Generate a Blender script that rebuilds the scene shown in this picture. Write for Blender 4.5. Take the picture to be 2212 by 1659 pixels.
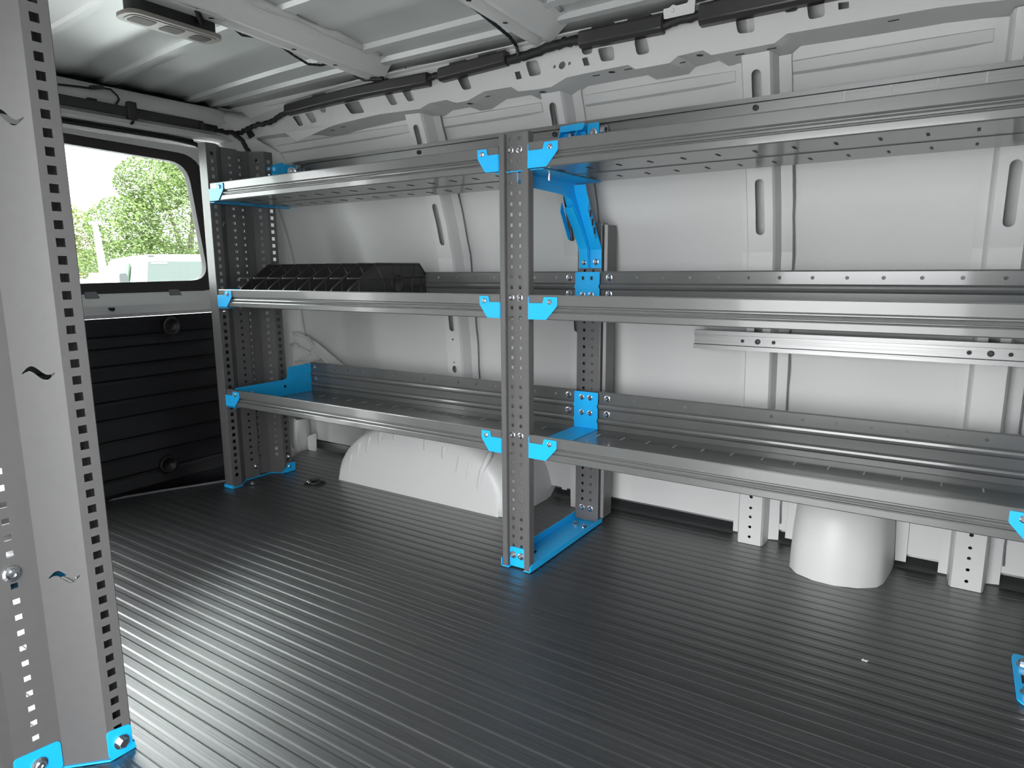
import bpy, math, random
from mathutils import Matrix, Vector
from mathutils.geometry import tessellate_polygon
for o in list(bpy.data.objects): bpy.data.objects.remove(o)
random.seed(7)
scn = bpy.context.scene
COL = scn.collection

# ------------------------------------------------------------------ camera, sky, exposure
CAM_F, TILT, YAW, ROLL = 1449.5, 9.711, 33.483, -0.41
CAM_P = Vector((0.9511, -1.3888, 0.7809))
t, ya, ro = (math.radians(a) for a in (TILT, YAW, ROLL))
fwd = Vector((-math.sin(ya)*math.cos(t), math.cos(ya)*math.cos(t), -math.sin(t)))
rt = Vector((math.cos(ya), math.sin(ya), 0)); up = rt.cross(fwd)
rt, up = rt*math.cos(ro)+up*math.sin(ro), up*math.cos(ro)-rt*math.sin(ro)
cd = bpy.data.cameras.new('camera'); cam = bpy.data.objects.new('camera', cd); COL.objects.link(cam)
cd.sensor_fit = 'HORIZONTAL'; cd.sensor_width = 36; cd.lens = CAM_F/2212*36; cd.clip_start = .02; cd.clip_end = 500
cam.matrix_world = Matrix(((rt.x, up.x, -fwd.x, CAM_P.x), (rt.y, up.y, -fwd.y, CAM_P.y), (rt.z, up.z, -fwd.z, CAM_P.z), (0, 0, 0, 1)))
scn.camera = cam
SKY = 7.0
w = bpy.data.worlds.new('sky'); scn.world = w; w.use_nodes = True
bg = w.node_tree.nodes['Background']; bg.inputs['Color'].default_value = (.97, .985, 1.0, 1); bg.inputs['Strength'].default_value = SKY
scn.view_settings.view_transform = 'Standard'; scn.view_settings.look = 'None'
scn.view_settings.gamma = 1; scn.view_settings.use_curve_mapping = False
scn.view_settings.exposure = 1.08
scn.cycles.use_denoising = True
scn.cycles.max_bounces = 10; scn.cycles.diffuse_bounces = 6; scn.cycles.glossy_bounces = 5; scn.cycles.transparent_max_bounces = 12
def portal(name, loc, rot, sx, sy):
    l = bpy.data.lights.new(name, 'AREA'); l.shape = 'RECTANGLE'; l.size = sx; l.size_y = sy; l.cycles.is_portal = True
    o = bpy.data.objects.new(name, l); COL.objects.link(o); o.location = loc; o.rotation_euler = rot
DOOR0, DOOR1 = .20, .98
portal('side_door_daylight', ((DOOR0+DOOR1)/2, -1.50, .7), (math.radians(90), 0, 0), DOOR1-DOOR0, 1.4)   # faces +y
portal('rear_window_daylight', (-1.62, -.42, .62), (0, math.radians(-90), 0), 1.35, 1.45)

# ------------------------------------------------------------------ materials
def mat(name, col, rough=.5, metal=0, spec=.5, coat=0, noise=None, bump=None, stretch=(1, 1, 1), rvar=0):
    m = bpy.data.materials.new(name); m.use_nodes = True; nt = m.node_tree; b = nt.nodes['Principled BSDF']
    b.inputs['Base Color'].default_value = (*col, 1); b.inputs['Roughness'].default_value = rough
    b.inputs['Metallic'].default_value = metal; b.inputs['Specular IOR Level'].default_value = spec
    b.inputs['Coat Weight'].default_value = coat; b.inputs['Coat Roughness'].default_value = .07
    tc = nt.nodes.new('ShaderNodeTexCoord'); mp = nt.nodes.new('ShaderNodeMapping'); mp.inputs['Scale'].default_value = stretch
    nt.links.new(tc.outputs['Object'], mp.inputs['Vector'])
    if noise:
        n = nt.nodes.new('ShaderNodeTexNoise'); n.inputs['Scale'].default_value = noise[0]; n.inputs['Detail'].default_value = 4
        nt.links.new(mp.outputs[0], n.inputs['Vector'])
        r = nt.nodes.new('ShaderNodeMapRange'); r.inputs['From Min'].default_value = .3; r.inputs['From Max'].default_value = .7
        r.inputs['To Min'].default_value = 1-noise[1]; r.inputs['To Max'].default_value = 1+noise[1]; nt.links.new(n.outputs['Fac'], r.inputs['Value'])
        mx = nt.nodes.new('ShaderNodeMix'); mx.data_type = 'RGBA'; mx.blend_type = 'MULTIPLY'; mx.inputs['Factor'].default_value = 1
        mx.inputs['A'].default_value = (*col, 1); nt.links.new(r.outputs[0], mx.inputs['B']); nt.links.new(mx.outputs['Result'], b.inputs['Base Color'])
        if rvar:
            r2 = nt.nodes.new('ShaderNodeMapRange'); r2.inputs['From Min'].default_value = .3; r2.inputs['From Max'].default_value = .7
            r2.inputs['To Min'].default_value = rough-rvar; r2.inputs['To Max'].default_value = rough+rvar
            nt.links.new(n.outputs['Fac'], r2.inputs['Value']); nt.links.new(r2.outputs[0], b.inputs['Roughness'])
    if bump:
        n = nt.nodes.new('ShaderNodeTexNoise'); n.inputs['Scale'].default_value = bump[0]; n.inputs['Detail'].default_value = 3
        nt.links.new(mp.outputs[0], n.inputs['Vector'])
        bp = nt.nodes.new('ShaderNodeBump'); bp.inputs['Strength'].default_value = bump[1]; bp.inputs['Distance'].default_value = .002
        nt.links.new(n.outputs['Fac'], bp.inputs['Height']); nt.links.new(bp.outputs[0], b.inputs['Normal'])
    return m
M = dict(
    paint=mat('van_white_paint', (.57, .57, .565), .42, coat=0, noise=(3, .02)),
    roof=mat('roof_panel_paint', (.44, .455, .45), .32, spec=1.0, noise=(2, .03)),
    grey=mat('grey_powder_coat', (.105, .103, .103), .38, spec=.6, noise=(60, .03), bump=(900, .05)),
    tray=mat('grey_shelf_coat', (.125, .128, .125), .30, metal=.15, spec=.5, coat=.45, noise=(20, .04)),
    blue=mat('blue_powder_coat', (.010, .42, .86), .36, spec=.5, bump=(900, .05)),
    alu=mat('brushed_aluminium', (.25, .25, .25), .40, metal=1, noise=(40, .10), stretch=(.05, 8, 8), rvar=.08),
    zinc=mat('zinc_plated_steel', (.55, .57, .60), .24, metal=1),
    rubber=mat('black_rubber_mat', (.014, .0145, .015), .40, spec=1.0, coat=.8, noise=(3.5, .30), bump=(25, .30), stretch=(.12, 14, 1), rvar=.05),
    plastic=mat('black_plastic', (.030, .029, .029), .36, noise=(30, .08)),
    matte=mat('matt_black', (.008, .008, .009), .6),
    panel=mat('black_door_lining', (.010, .010, .012), .45, noise=(5, .15)),
    gasket=mat('dark_brown_black_rubber', (.030, .025, .024), .55),
    cavity=mat('grey_parts_and_cavity_shade', (.16, .16, .175), .5),
    lens=mat('smoked_lamp_lens', (.040, .030, .030), .55, spec=.2),
    lamp=mat('taupe_lamp_plastic', (.20, .18, .165), .45),
    sealer=mat('sealer_and_slot_glint', (.50, .50, .50), .7, bump=(160, .8)),
    concrete=mat('pale_concrete', (.50, .50, .49), .9, noise=(8, .2)),  # concrete lot, tone raised to bounce daylight into the van
    leaf=mat('green_leaf', (.095, .14, .034), .6, noise=(1.2, .35)),
    leaf2=mat('yellow_green_leaf', (.14, .17, .028), .6, noise=(1.5, .3)),
    bark=mat('grey_bark', (.12, .10, .08), .9),
    white=mat('white_vehicle_paint', (.60, .61, .61), .3),
    wind=mat('tinted_vehicle_glass', (.05, .060, .056), .6, spec=.1),
    side=mat('green_side_glass', (.035, .06, .035), .6, spec=.1),
    dgrey=mat('dark_grey_plastic', (.028, .030, .032), .5),
    red=mat('red_tail_lens', (.55, .05, .05), .3),
)
_b = M['rubber'].node_tree.nodes['Principled BSDF']; _b.inputs['Coat Roughness'].default_value = .40; _b.inputs['Coat IOR'].default_value = 1.8
g = bpy.data.materials.new('window_glass'); g.use_nodes = True; nt = g.node_tree; nt.nodes.remove(nt.nodes['Principled BSDF'])
mixn = nt.nodes.new('ShaderNodeMixShader'); tr = nt.nodes.new('ShaderNodeBsdfTransparent'); gl = nt.nodes.new('ShaderNodeBsdfGlossy'); fr = nt.nodes.new('ShaderNodeFresnel')
tr.inputs['Color'].default_value = (.88, .92, .90, 1); gl.inputs['Roughness'].default_value = .02; fr.inputs['IOR'].default_value = 1.4
nt.links.new(fr.outputs[0], mixn.inputs[0]); nt.links.new(tr.outputs[0], mixn.inputs[1]); nt.links.new(gl.outputs[0], mixn.inputs[2])
nt.links.new(mixn.outputs[0], nt.nodes['Material Output'].inputs['Surface']); M['glass'] = g

# ------------------------------------------------------------------ mesh helpers
class MB:
    def __init__(s): s.v = []; s.f = []; s.d = {}
    def vt(s, p):
        k = (round(p[0], 5), round(p[1], 5), round(p[2], 5))
        if k not in s.d: s.d[k] = len(s.v); s.v.append(tuple(p))
        return s.d[k]
    def face(s, pts):
        ids = []
        for p in pts:
            i = s.vt(p)
            if i not in ids: ids.append(i)
        if len(ids) > 2: s.f.append(ids)
    def box(s, a, b):
        x0, y0, z0 = a; x1, y1, z1 = b
        n = len(s.v); s.v += [(x0, y0, z0), (x1, y0, z0), (x1, y1, z0), (x0, y1, z0), (x0, y0, z1), (x1, y0, z1), (x1, y1, z1), (x0, y1, z1)]
        s.f += [[n+i for i in q] for q in ((0, 3, 2, 1), (4, 5, 6, 7), (0, 1, 5, 4), (1, 2, 6, 5), (2, 3, 7, 6), (3, 0, 4, 7))]
        return s
    def prism(s, poly, fn, a0, a1):
        """poly: 2-D loop; fn(u, v, a) -> xyz; a0..a1 thickness"""
        n = len(s.v); k = len(poly)
        s.v += [fn(u, v, a0) for u, v in poly] + [fn(u, v, a1) for u, v in poly]
        for tri in tessellate_polygon([[Vector((u, v, 0)) for u, v in poly]]):
            s.f.append([n+i for i in tri]); s.f.append([n+k+i for i in reversed(tri)])
        for i in range(k): j = (i+1) % k; s.f.append([n+i, n+j, n+k+j, n+k+i])
        return s
    def lathe(s, c, axis, prof, n=12, squash=1, hexa=False):
        """prof: (r, h) list along axis; closed ends"""
        ax = Vector(axis).normalized(); u = ax.orthogonal().normalized(); w_ = ax.cross(u); c = Vector(c); b = len(s.v)
        for r, h in prof:
            for i in range(n):
                a = 2*math.pi*i/n; s.v.append(tuple(c+ax*h+u*(r*math.cos(a))+w_*(r*math.sin(a)*squash)))
        for j in range(len(prof)-1):
            for i in range(n):
                i2 = (i+1) % n; s.f.append([b+j*n+i, b+j*n+i2, b+(j+1)*n+i2, b+(j+1)*n+i])
        s.f.append([b+i for i in reversed(range(n))]); s.f.append([b+(len(prof)-1)*n+i for i in range(n)])
        return s
    def tube(s, path, r, n=8):
        P = [Vector(p) for p in path]; rr = r if isinstance(r, (list, tuple)) else [r]*len(P); b = len(s.v); prev = None
        for i, p in enumerate(P):
            d = (P[min(i+1, len(P)-1)]-P[max(i-1, 0)]).normalized()
            u = d.orthogonal().normalized() if prev is None else (prev-d*prev.dot(d)).normalized(); prev = u; w_ = d.cross(u)
            for k in range(n): a = 2*math.pi*k/n; s.v.append(tuple(p+(u*math.cos(a)+w_*math.sin(a))*rr[i]))
        for i in range(len(P)-1):
            for k in range(n): k2 = (k+1) % n; s.f.append([b+i*n+k, b+i*n+k2, b+(i+1)*n+k2, b+(i+1)*n+k])
        s.f.append([b+k for k in reversed(range(n))]); s.f.append([b+(len(P)-1)*n+k for k in range(n)])
        return s
    def grid(s, rows, closed=False):
        """rows of 3-D points -> quads"""
        for i in range(len(rows)-1):
            k = len(rows[i])
            for j in range(k if closed else k-1): j2 = (j+1) % k; s.face([rows[i][j], rows[i][j2], rows[i+1][j2], rows[i+1][j]])
        return s
    def cells(s, ub, vb, fn, skip=lambda u, v: False, hole=lambda u, v: None):
        """grid of quads on u/v breaks mapped by fn; cells may be left out or carry a hole polygon"""
        for i in range(len(ub)-1):
            for j in range(len(vb)-1):
                uc, vc = (ub[i]+ub[i+1])/2, (vb[j]+vb[j+1])/2
                if skip(uc, vc): continue
                r = [(ub[i], vb[j]), (ub[i+1], vb[j]), (ub[i+1], vb[j+1]), (ub[i], vb[j+1])]
                h = hole(uc, vc)
                if h: s.holed(r, [h], fn)
                else: s.face([fn(*q) for q in r])
        return s
    def holed(s, outer, holes, fn):
        pts = [list(outer)]+[list(h) for h in holes]; flat = [q for l in pts for q in l]
        for tri in tessellate_polygon([[Vector((u, v, 0)) for u, v in l] for l in pts]):
            s.face([fn(*flat[i]) for i in tri])
        return s
def tagp(o, label=None, cat=None, group=None, kind=None):
    if label: o['label'] = label
    if cat: o['category'] = cat
    if group: o['group'] = group
    if kind: o['kind'] = kind
    return o
def obj(name, mb, m, parent=None, smooth=False, solid=None, off=0, bevel=None, recalc=True):
    me = bpy.data.meshes.new(name); me.from_pydata(mb.v, [], mb.f)
    import bmesh
    if recalc:
        bm = bmesh.new(); bm.from_mesh(me); bmesh.ops.recalc_face_normals(bm, faces=bm.faces); bm.to_mesh(me); bm.free()
    me.materials.append(M[m] if isinstance(m, str) else m)
    if smooth:
        for p in me.polygons: p.use_smooth = True
    o = bpy.data.objects.new(name, me); COL.objects.link(o)
    if parent: o.parent = parent
    if solid: md = o.modifiers.new('thickness', 'SOLIDIFY'); md.thickness = solid; md.offset = off; md.use_even_offset = True
    if bevel: md = o.modifiers.new('edge', 'BEVEL'); md.width = bevel; md.segments = 2; md.limit_method = 'ANGLE'; md.angle_limit = math.radians(40)
    if smooth == 'auto' or bevel:
        for p in me.polygons: p.use_smooth = True
        try: me.set_sharp_from_angle(angle=math.radians(35))
        except Exception: pass
    return o
def thing(name, label, cat, loc=(0, 0, 0), group=None, kind=None):
    o = bpy.data.objects.new(name, None); COL.objects.link(o); o.location = loc; o.empty_display_size = .05
    return tagp(o, label, cat, group, kind)
def local(o, base):            # parts are written in world coordinates; shift them under an Empty at base
    return o
class Thing:
    """an Empty at the base of a thing; parts are given in world coordinates"""
    def __init__(s, name, label, cat, base=(0, 0, 0), group=None, kind=None):
        s.b = Vector(base); s.e = thing(name, label, cat, base, group, kind)
    def part(s, name, mb, m, parent=None, label=None, **k):
        mb.v = [tuple(Vector(p)-s.b) for p in mb.v]
        o = obj(name, mb, m, parent or s.e, **k)
        if label: o['label'] = label
        return o
    def share(s, name, me, loc, rot=(0, 0, 0), scale=(1, 1, 1), parent=None):
        o = bpy.data.objects.new(name, me); COL.objects.link(o); o.parent = parent or s.e
        o.location = Vector(loc)-s.b; o.rotation_euler = rot; o.scale = scale
        return o
def lerp(a, b, t_): return a+(b-a)*t_
def interp(x, xs, ys):
    if x <= xs[0]: return ys[0]
    for i in range(len(xs)-1):
        if x <= xs[i+1]: return lerp(ys[i], ys[i+1], (x-xs[i])/(xs[i+1]-xs[i]))
    return ys[-1]
def rrect(u0, u1, v0, v1, r, n=4):
    out = []
    for cx, cy, a0 in ((u1-r, v1-r, 0), (u0+r, v1-r, 90), (u0+r, v0+r, 180), (u1-r, v0+r, 270)):
        for k in range(n+1): a = math.radians(a0+90*k/n); out.append((cx+r*math.cos(a), cy+r*math.sin(a)))
    return out
def roundpoly(pts, r, n=3):
    out = []
    for i, p in enumerate(pts):
        p = Vector((p[0], p[1])); a = Vector(pts[i-1])-p; b = Vector(pts[(i+1) % len(pts)])-p
        rr = min(r, a.length*.45, b.length*.45); a = p+a.normalized()*rr; b = p+b.normalized()*rr
        for k in range(n+1):
            t_ = k/n; q = a*(1-t_)**2+p*2*t_*(1-t_)+b*t_*t_; out.append((q.x, q.y))
    return out
def circ(c, r, n=10, rz=None): return [(c[0]+r*math.cos(2*math.pi*k/n), c[1]+(rz or r)*math.sin(2*math.pi*k/n)) for k in range(n)]
def mesh_only(mb, m, smooth=False):
    me = bpy.data.meshes.new('shared'); me.from_pydata(mb.v, [], mb.f); me.materials.append(M[m])
    if smooth:
        for p in me.polygons: p.use_smooth = True
    return me
# bolt along -y (towards the aisle): flanged dome head with socket
BOLT = mesh_only(MB().lathe((0, 0, 0), (0, -1, 0), [(.0098, 0), (.0098, .0016), (.0070, .0024), (.0068, .0050), (.0050, .0066), (.0026, .0068), (.0022, .0045)], 12), 'zinc')
BOLTHEX = mesh_only(MB().lathe((0, 0, 0), (0, -1, 0), [(.0095, 0), (.0095, .0018)], 12).lathe((0, 0, .0), (0, -1, 0), [(.0068, .0018), (.0068, .0075), (.0055, .0085)], 6), 'zinc')
SCREW = mesh_only(MB().lathe((0, 0, 0), (0, -1, 0), [(.0068, 0), (.0062, .0025), (.0040, .0040), (.0022, .0040), (.0020, .0022)], 10), 'zinc')

# ------------------------------------------------------------------ van shell profiles
def Yr(z): return interp(z, [0, .4, .54, .82, .93, 1.2, 1.4], [.50, .492, .483, .451, .422, .33, .25])
def Ys(z): return Yr(z)+.055
def beam_off(x):
    q = min(1, max(0, (-.65-x)/.7)); return .055*q*q*(3-2*q)
def roof_z(y): return 1.405+.045*(1-((y+.38)/.72)**2) if y > -1.1 else 1.405
XB, XF = -1.50, 2.05              # rear door plane, bulkhead

# floor : longitudinal ribbed rubber mat with its edge turned up along the wall
fl = MB(); ys = []; y = -1.45
prof = []
while y < .50:
    prof += [(y, 0), (y+.004, -.0009), (y+.0145, -.0009), (y+.0185, 0)]; y += .0340
prof += [(.515, .0), (.545, .004), (.58, .03), (.60, .05), (.62, .055)]
def floor_end(y): return interp(y, [-1.46, -.55, -.31, -.15, .04, .2, .62], [-1.50, -1.485, -1.446, -1.382, -1.292, -1.26, -1.46])
fl.grid([[(floor_end(y), y, z) for y, z in prof], [(-1.2, y, z) for y, z in prof], [(XF, y, z) for y, z in prof]])
tagp(obj('floor', fl, 'rubber'), kind='structure')
# sill strip at the rear edge of the floor
rows = []
for y in [v_/20 for v_ in range(-26, 2)]:
    x = floor_end(y); rows.append([(x+.010, y, .002), (x+.006, y, .007), (x, y, .003), (x-.006, y, .006), (x-.014, y, -.004), (x-.016, y, -.05)])
th = Thing('trim_1', None, None, kind='structure'); tagp(th.e, 'grey ribbed threshold strip curving along the rear edge of the floor')
th.part('threshold_strip', MB().grid(rows), 'cavity', smooth='auto')
th.part('sill_pan', MB().grid([[(-1.56, y, -.05) for y in (-1.36, .62)], [(-1.2, y, -.05) for y in (-1.36, .62)]]), 'panel')

# ceiling with raised longitudinal swages, and roof bows
cy = [-1.46, -.80, -.79, -.74, -.73, -.455, -.447, -.425, -.418, -.325, -.317, -.27, -.262, -.175, -.167, -.128, -.115, -.045, -.035, .0, .01, .12, .13, .158, .168, .215, .222, .245, .252, .34]
ch = [0, 0, -.006, -.006, 0, 0, -.006, -.006, 0, 0, -.004, -.004, 0, 0, -.009, -.009, 0, 0, -.003, -.003, 0, 0, -.010, -.010, 0, 0, -.012, -.012, 0, 0]
ce = MB().grid([[(x, y, roof_z(y)+h-.047*max(0, (-.6-x)/.9)**2*max(0, 1-((y+.38)/.72)**2)) for y, h in zip(cy, ch)] for x in (XB-.03, -1.42, -1.32, -1.22, -1.12, -1.02, -.9, -.8, -.7, -.6, -.3, .3, 1.0, XF)])
ceil = tagp(obj('ceiling', ce, 'roof', smooth='auto', solid=.004, off=1), kind='structure')
def bow(x0, x1, holes=True):
    ys_ = [-1.44+.11*k for k in range(16)]+[.265]
    dz = lambda y: interp(y, [-1.36, -.98, -.36, .262], [1.358, 1.388, 1.403, 1.377])
    w_ = x1-x0; pr = [(0, .036), (.008, .033), (.012, .004), (.017, 0), (.029, 0), (.034, .004), (.040, .014), (.052, .014), (.058, .004), (.063, .001), (.074, .001), (.080, .005), (w_-.030, .030), (w_-.022, .036), (w_, .040)]
    b = MB().grid([[(x0+u, y, dz(y)+h) for u, h in pr] for y in ys_])
    o = obj('roof_bow', b, 'paint', ceil, solid=.002); o['label'] = 'pressed cross bow under the roof panel'
    # sealer bead along its front edge and holes
    sb = MB(); sb.tube([(x1-.006+.004*math.sin(37*y)+.003*math.sin(83*y), y, dz(y)+.043) for y in [-1.3+.03*k for k in range(51)]], [.010+.003*math.sin(51*k) for k in range(51)], 6)
    obj('sealer_bead', sb, 'sealer', o, smooth=True)
    h = MB()
    for k, y in enumerate((-.62, -.42, -.30, -.17, -.05, .03, .10, .17)):
        h.lathe((x0+(.062 if k % 2 else .036), y, dz(y)+(.0075 if k % 2 else -.0005)), (0, 0, -1), [(.007, 0), (.007, .0006)], 10, .7)
    obj('access_hole', h, 'matte', o)['kind'] = 'stuff'
bow(-.692, -.560); bow(-.082, .062); bow(.55, .68); bow(1.15, 1.28)

# ------------------------------------------------------------------ right wall
wr = Thing('wall_right', 'white painted van side with upright ribs and cant rail', None, kind='structure')
zs = [.040, .2, .4, .54, .70, .82, .93, 1.07, 1.2, 1.3, 1.41]
for a, b in ((-1.60, -.565), (-.56, -.065), (-.06, .482), (.484, .998), (1.0, 1.55), (1.552, XF)):
    wr.part('skin_panel', MB().grid([[(x, Ys(z)+.012*(1-((x-(a+b)/2)/((b-a)/2))**2)*min(1, z/.4), z) for x in [lerp(a, b, k/6) for k in range(7)]] for z in zs]), 'paint', smooth=True)
# outer shell behind gaps and slots, greyed to put shade in the openings
wr.part('outer_skin', MB().grid([[(XB-.1, Ys(z)+.075, z) for z in [-.3]+zs], [(XF, Ys(z)+.075, z) for z in [-.3]+zs]]), 'cavity', solid=.003)
def rib(xc, slots, holes=(), zbot=0.0, ovals=()):
    rows_z = {zbot, .05, .3, .4, .54, .7, .82, .93, 1.1, 1.2, 1.245, 1.268}
    r = .0112
    for z0, z1 in slots:
        for k in range(6): rows_z |= {z0+r*(1-math.cos(k*math.pi/10)), z1-r*(1-math.cos(k*math.pi/10))}
    for z, rr in list(holes)+list(ovals):
        for k in range(9): rows_z.add(z-rr*math.cos(k*math.pi/8))
    Z = sorted(z for z in rows_z if z >= zbot)
    def hw(z):
        for z0, z1 in slots:
            if z0 <= z <= z1:
                d = min(z-z0, z1-z); return math.sqrt(max(0, r*r-(r-d)**2)) if d < r else r
        for zc, rr in holes:
            if abs(z-zc) <= rr: return math.sqrt(max(0, rr*rr-(z-zc)**2))
        for zc, rr in ovals:
            if abs(z-zc) <= rr: return .8*math.sqrt(max(0, rr*rr-(z-zc)**2))
        return 0
    b = MB(); L, Rr = -.030, .030
    P = lambda u, z, d=0: (xc+u, Yr(z)+d, z)
    sec = [(-.060, .053), (-.039, .053), (-.034, .008), (-.030, 0)]
    sec2 = [(.030, 0), (.034, .008), (.040, .050), (.068, .053)]
    zl = lambda z, u: max(z, .045) if abs(u) > .041 else (max(z, .02) if abs(u) > .036 else z)
    b.grid([[P(u, z, d) for u, d in sec] for z in Z]); b.grid([[P(u, z, d) for u, d in sec2] for z in Z])
    for i in range(len(Z)-1):
        z0, z1 = Z[i], Z[i+1]; h0, h1 = hw(z0), hw(z1); m0 = hw((z0+z1)/2)
        if m0 > 0:
            b.face([P(L, z0), P(-h0, z0), P(-h1, z1), P(L, z1)]); b.face([P(h0, z0), P(Rr, z0), P(Rr, z1), P(h1, z1)])
        else: b.face([P(L, z0), P(Rr, z0), P(Rr, z1), P(L, z1)])
    # cut the flanges off above the floor as in the pressing
    o = wr.part('rib', b, 'paint', solid=.0022, off=0)
    s_ = MB()                                                   # weld flange with sealant ridge beside the rib
    s_.tube([P(.071+.0015*math.sin(40*z), z, .050) for z in [max(zbot, .06)+k*.05 for k in range(23)]], .0022, 5)
    wr.part('seam_sealant', s_, 'cavity', o, smooth=True)
    return o
SL = [(.585, .735), (.863, .998), (1.045, 1.095), (1.150, 1.236)]
LH = [(.142, .0048), (.109, .0042), (.082, .0042), (.052, .0042), (.022, .0042)]
rib(-.538, [(.565, .735), (.863, .998), (1.05, 1.095), (1.15, 1.236)], [(.536, .004), (.452, .003)], zbot=.28, ovals=[(.428, .013)])
rib(-.036, SL, LH); rib(.512, SL, LH); rib(1.028, SL, LH); rib(1.545, SL, LH)
# horizontal stiffener strip above, between ribs
for a, b in ((-1.28, -.602), (-.468, -.100), (.036, .450), (.582, .965), (1.100, 1.48)):
    q = [(1.195 if a < -1 else 1.233, 0), (1.235, -.010), (1.250, -.010), (1.256, 0)]
    wr.part('stiffener', MB().grid([[(lerp(a, b, k/8), Ys(z)+d+.004, z) for z, d in ((1.228, .004), (1.232, -.003), (1.252, -.004), (1.256, .004))] for k in range(9)]), 'paint', solid=.002)

# cant rail (long perforated beam below the roof edge)
CON = [(-1.46, 1.286), (-1.278, 1.284), (-1.077, 1.274), (-0.974, 1.258), (-0.821, 1.267), (-0.643, 1.271), (-0.472, 1.265), (-0.437, 1.277), (-0.369, 1.278), (-0.333, 1.264), (-0.29, 1.264), (-0.233, 1.282), (-0.139, 1.281), (-0.113, 1.265), (-0.055, 1.261), (-0.008, 1.261), (0.038, 1.279), (0.126, 1.281), (0.211, 1.282), (0.234, 1.268), (0.321, 1.268), (0.34, 1.281), (0.4, 1.284), (0.422, 1.269), (0.562, 1.27), (0.586, 1.286), (0.867, 1.282), (0.936, 1.277), (1.05, 1.265), (1.15, 1.282), (XF, 1.282)]
HOLES = [[[-0.63, 1.336], [-0.595, 1.332], [-0.565, 1.291], [-0.595, 1.292]], [[-0.558, 1.337], [-0.521, 1.334], [-0.493, 1.294], [-0.523, 1.293]], [[-0.335, 1.335], [-0.298, 1.337], [-0.277, 1.296], [-0.309, 1.297]], [[-0.099, 1.343], [-0.06, 1.341], [-0.042, 1.299], [-0.081, 1.299]], [[-0.132, 1.32], [-0.114, 1.32], [-0.105, 1.298], [-0.122, 1.298]], [[-0.139, 1.347], [-0.114, 1.346], [-0.113, 1.342], [-0.138, 1.342]], [[0.078, 1.321], [0.094, 1.322], [0.103, 1.299], [0.087, 1.3]], [[0.072, 1.346], [0.107, 1.344], [0.107, 1.328], [0.082, 1.328]], [[0.121, 1.339], [0.166, 1.336], [0.174, 1.3], [0.136, 1.302]], [[0.221, 1.341], [0.255, 1.34], [0.267, 1.301], [0.234, 1.301]], [[0.47, 1.34], [0.511, 1.341], [0.517, 1.303], [0.479, 1.306]], [[0.622, 1.342], [0.657, 1.342], [0.662, 1.307], [0.629, 1.307]], [[0.575, 1.341], [0.606, 1.343], [0.604, 1.331], [0.58, 1.332]], [[0.685, 1.331], [0.706, 1.329], [0.707, 1.315], [0.687, 1.316]], [[-1.124, 1.332], [-1.084, 1.333], [-1.049, 1.291], [-1.077, 1.291]], [[-1.049, 1.333], [-0.998, 1.33], [-0.966, 1.292], [-0.999, 1.291]], [[-0.959, 1.332], [-0.921, 1.331], [-0.917, 1.317], [-0.941, 1.318]], [[-0.82, 1.33], [-0.746, 1.329], [-0.711, 1.285], [-0.777, 1.29]], [[.86, 1.339], [.90, 1.339], [.905, 1.304], [.868, 1.304]], [[1.15, 1.339], [1.19, 1.339], [1.195, 1.304], [1.158, 1.304]]]
CIRC = [((0.020, 1.313), .0105), ((-.003, 1.313), .0045), ((0.042, 1.314), .0045), ((-0.44, 1.341), .0035)]
yb = lambda x, z: .262+.17*(z-1.25)+beam_off(x)
bf = MB(); T = 1.385
hp = [roundpoly(h, .009 if abs(h[0][0]-h[1][0]) > .03 else .0015) for h in HOLES]+[circ(c, r) for c, r in CIRC]
# face is laid out in strips between holes so that every strip keeps its own holes
cuts = [-1.46, -1.16, -.87, -.67, -.46, -.40, -.20, -.102, -.02, .06, .114, .20, .40, .56, .6135, .673, .74, 1.0, XF]
for a, b in zip(cuts, cuts[1:]):
    xs_ = [a]+[x for x, _ in CON if a < x < b]+[b]
    outer = [(x, interp(x, [c[0] for c in CON], [c[1] for c in CON])) for x in xs_]+[(b, T), (a, T)]
    bf.holed(outer, [h for h in hp if a < sum(p[0] for p in h)/len(h) < b], lambda u, v: (u, yb(u, v), v))
cr = wr.part('cant_rail', bf, 'paint', solid=.002, off=-1, label='long perforated beam along the top of the wall')
bb = MB(); xs_ = sorted(set([c[0] for c in CON]+[-1.3+.1*k for k in range(33)]))
rowsb = []
for x in xs_:
    z = interp(x, [c[0] for c in CON], [c[1] for c in CON]); y0 = yb(x, z)
    rowsb.append([(x, y0, z), (x+.008, y0+.025, z-.001), (x+.012, y0+.05, z-.002), (x+.012, Ys(z-.01)+.02, z-.004)])
bb.grid(rowsb); wr.part('bottom_flange', bb, 'paint', cr)
lip = MB().grid([[(x, yb(x, T)+.004, T), (x, yb(x, T)-.016, T+.003), (x, yb(x, T)-.016, T+.006), (x, yb(x, T)+.05, T+.014), (x, yb(x, T)+.06, 1.43)] for x in xs_])
wr.part('top_flange', lip, 'paint', cr)
sh = MB()                                                          # thin slots in the underside of the beam
for x in (-1.03, -.92, -.86, -.36, -.25, -.13, .10, .19, .33, .47, .54, .78):
    z = interp(x, [c[0] for c in CON], [c[1] for c in CON]); sh.box((x, yb(x, z)+.024, z-.0025), (x+.020, yb(x, z)+.027, z-.0012))
for x in (-.30, -.05, .155, .385): 
    z = interp(x, [c[0] for c in CON], [c[1] for c in CON]); sh.lathe((x, yb(x, z)+.024, z-.0012), (0, 0, -1), [(.009, 0), (.009, .0010)], 10, .7)
wr.part('slot', sh, 'matte', cr)['kind'] = 'stuff'
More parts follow.
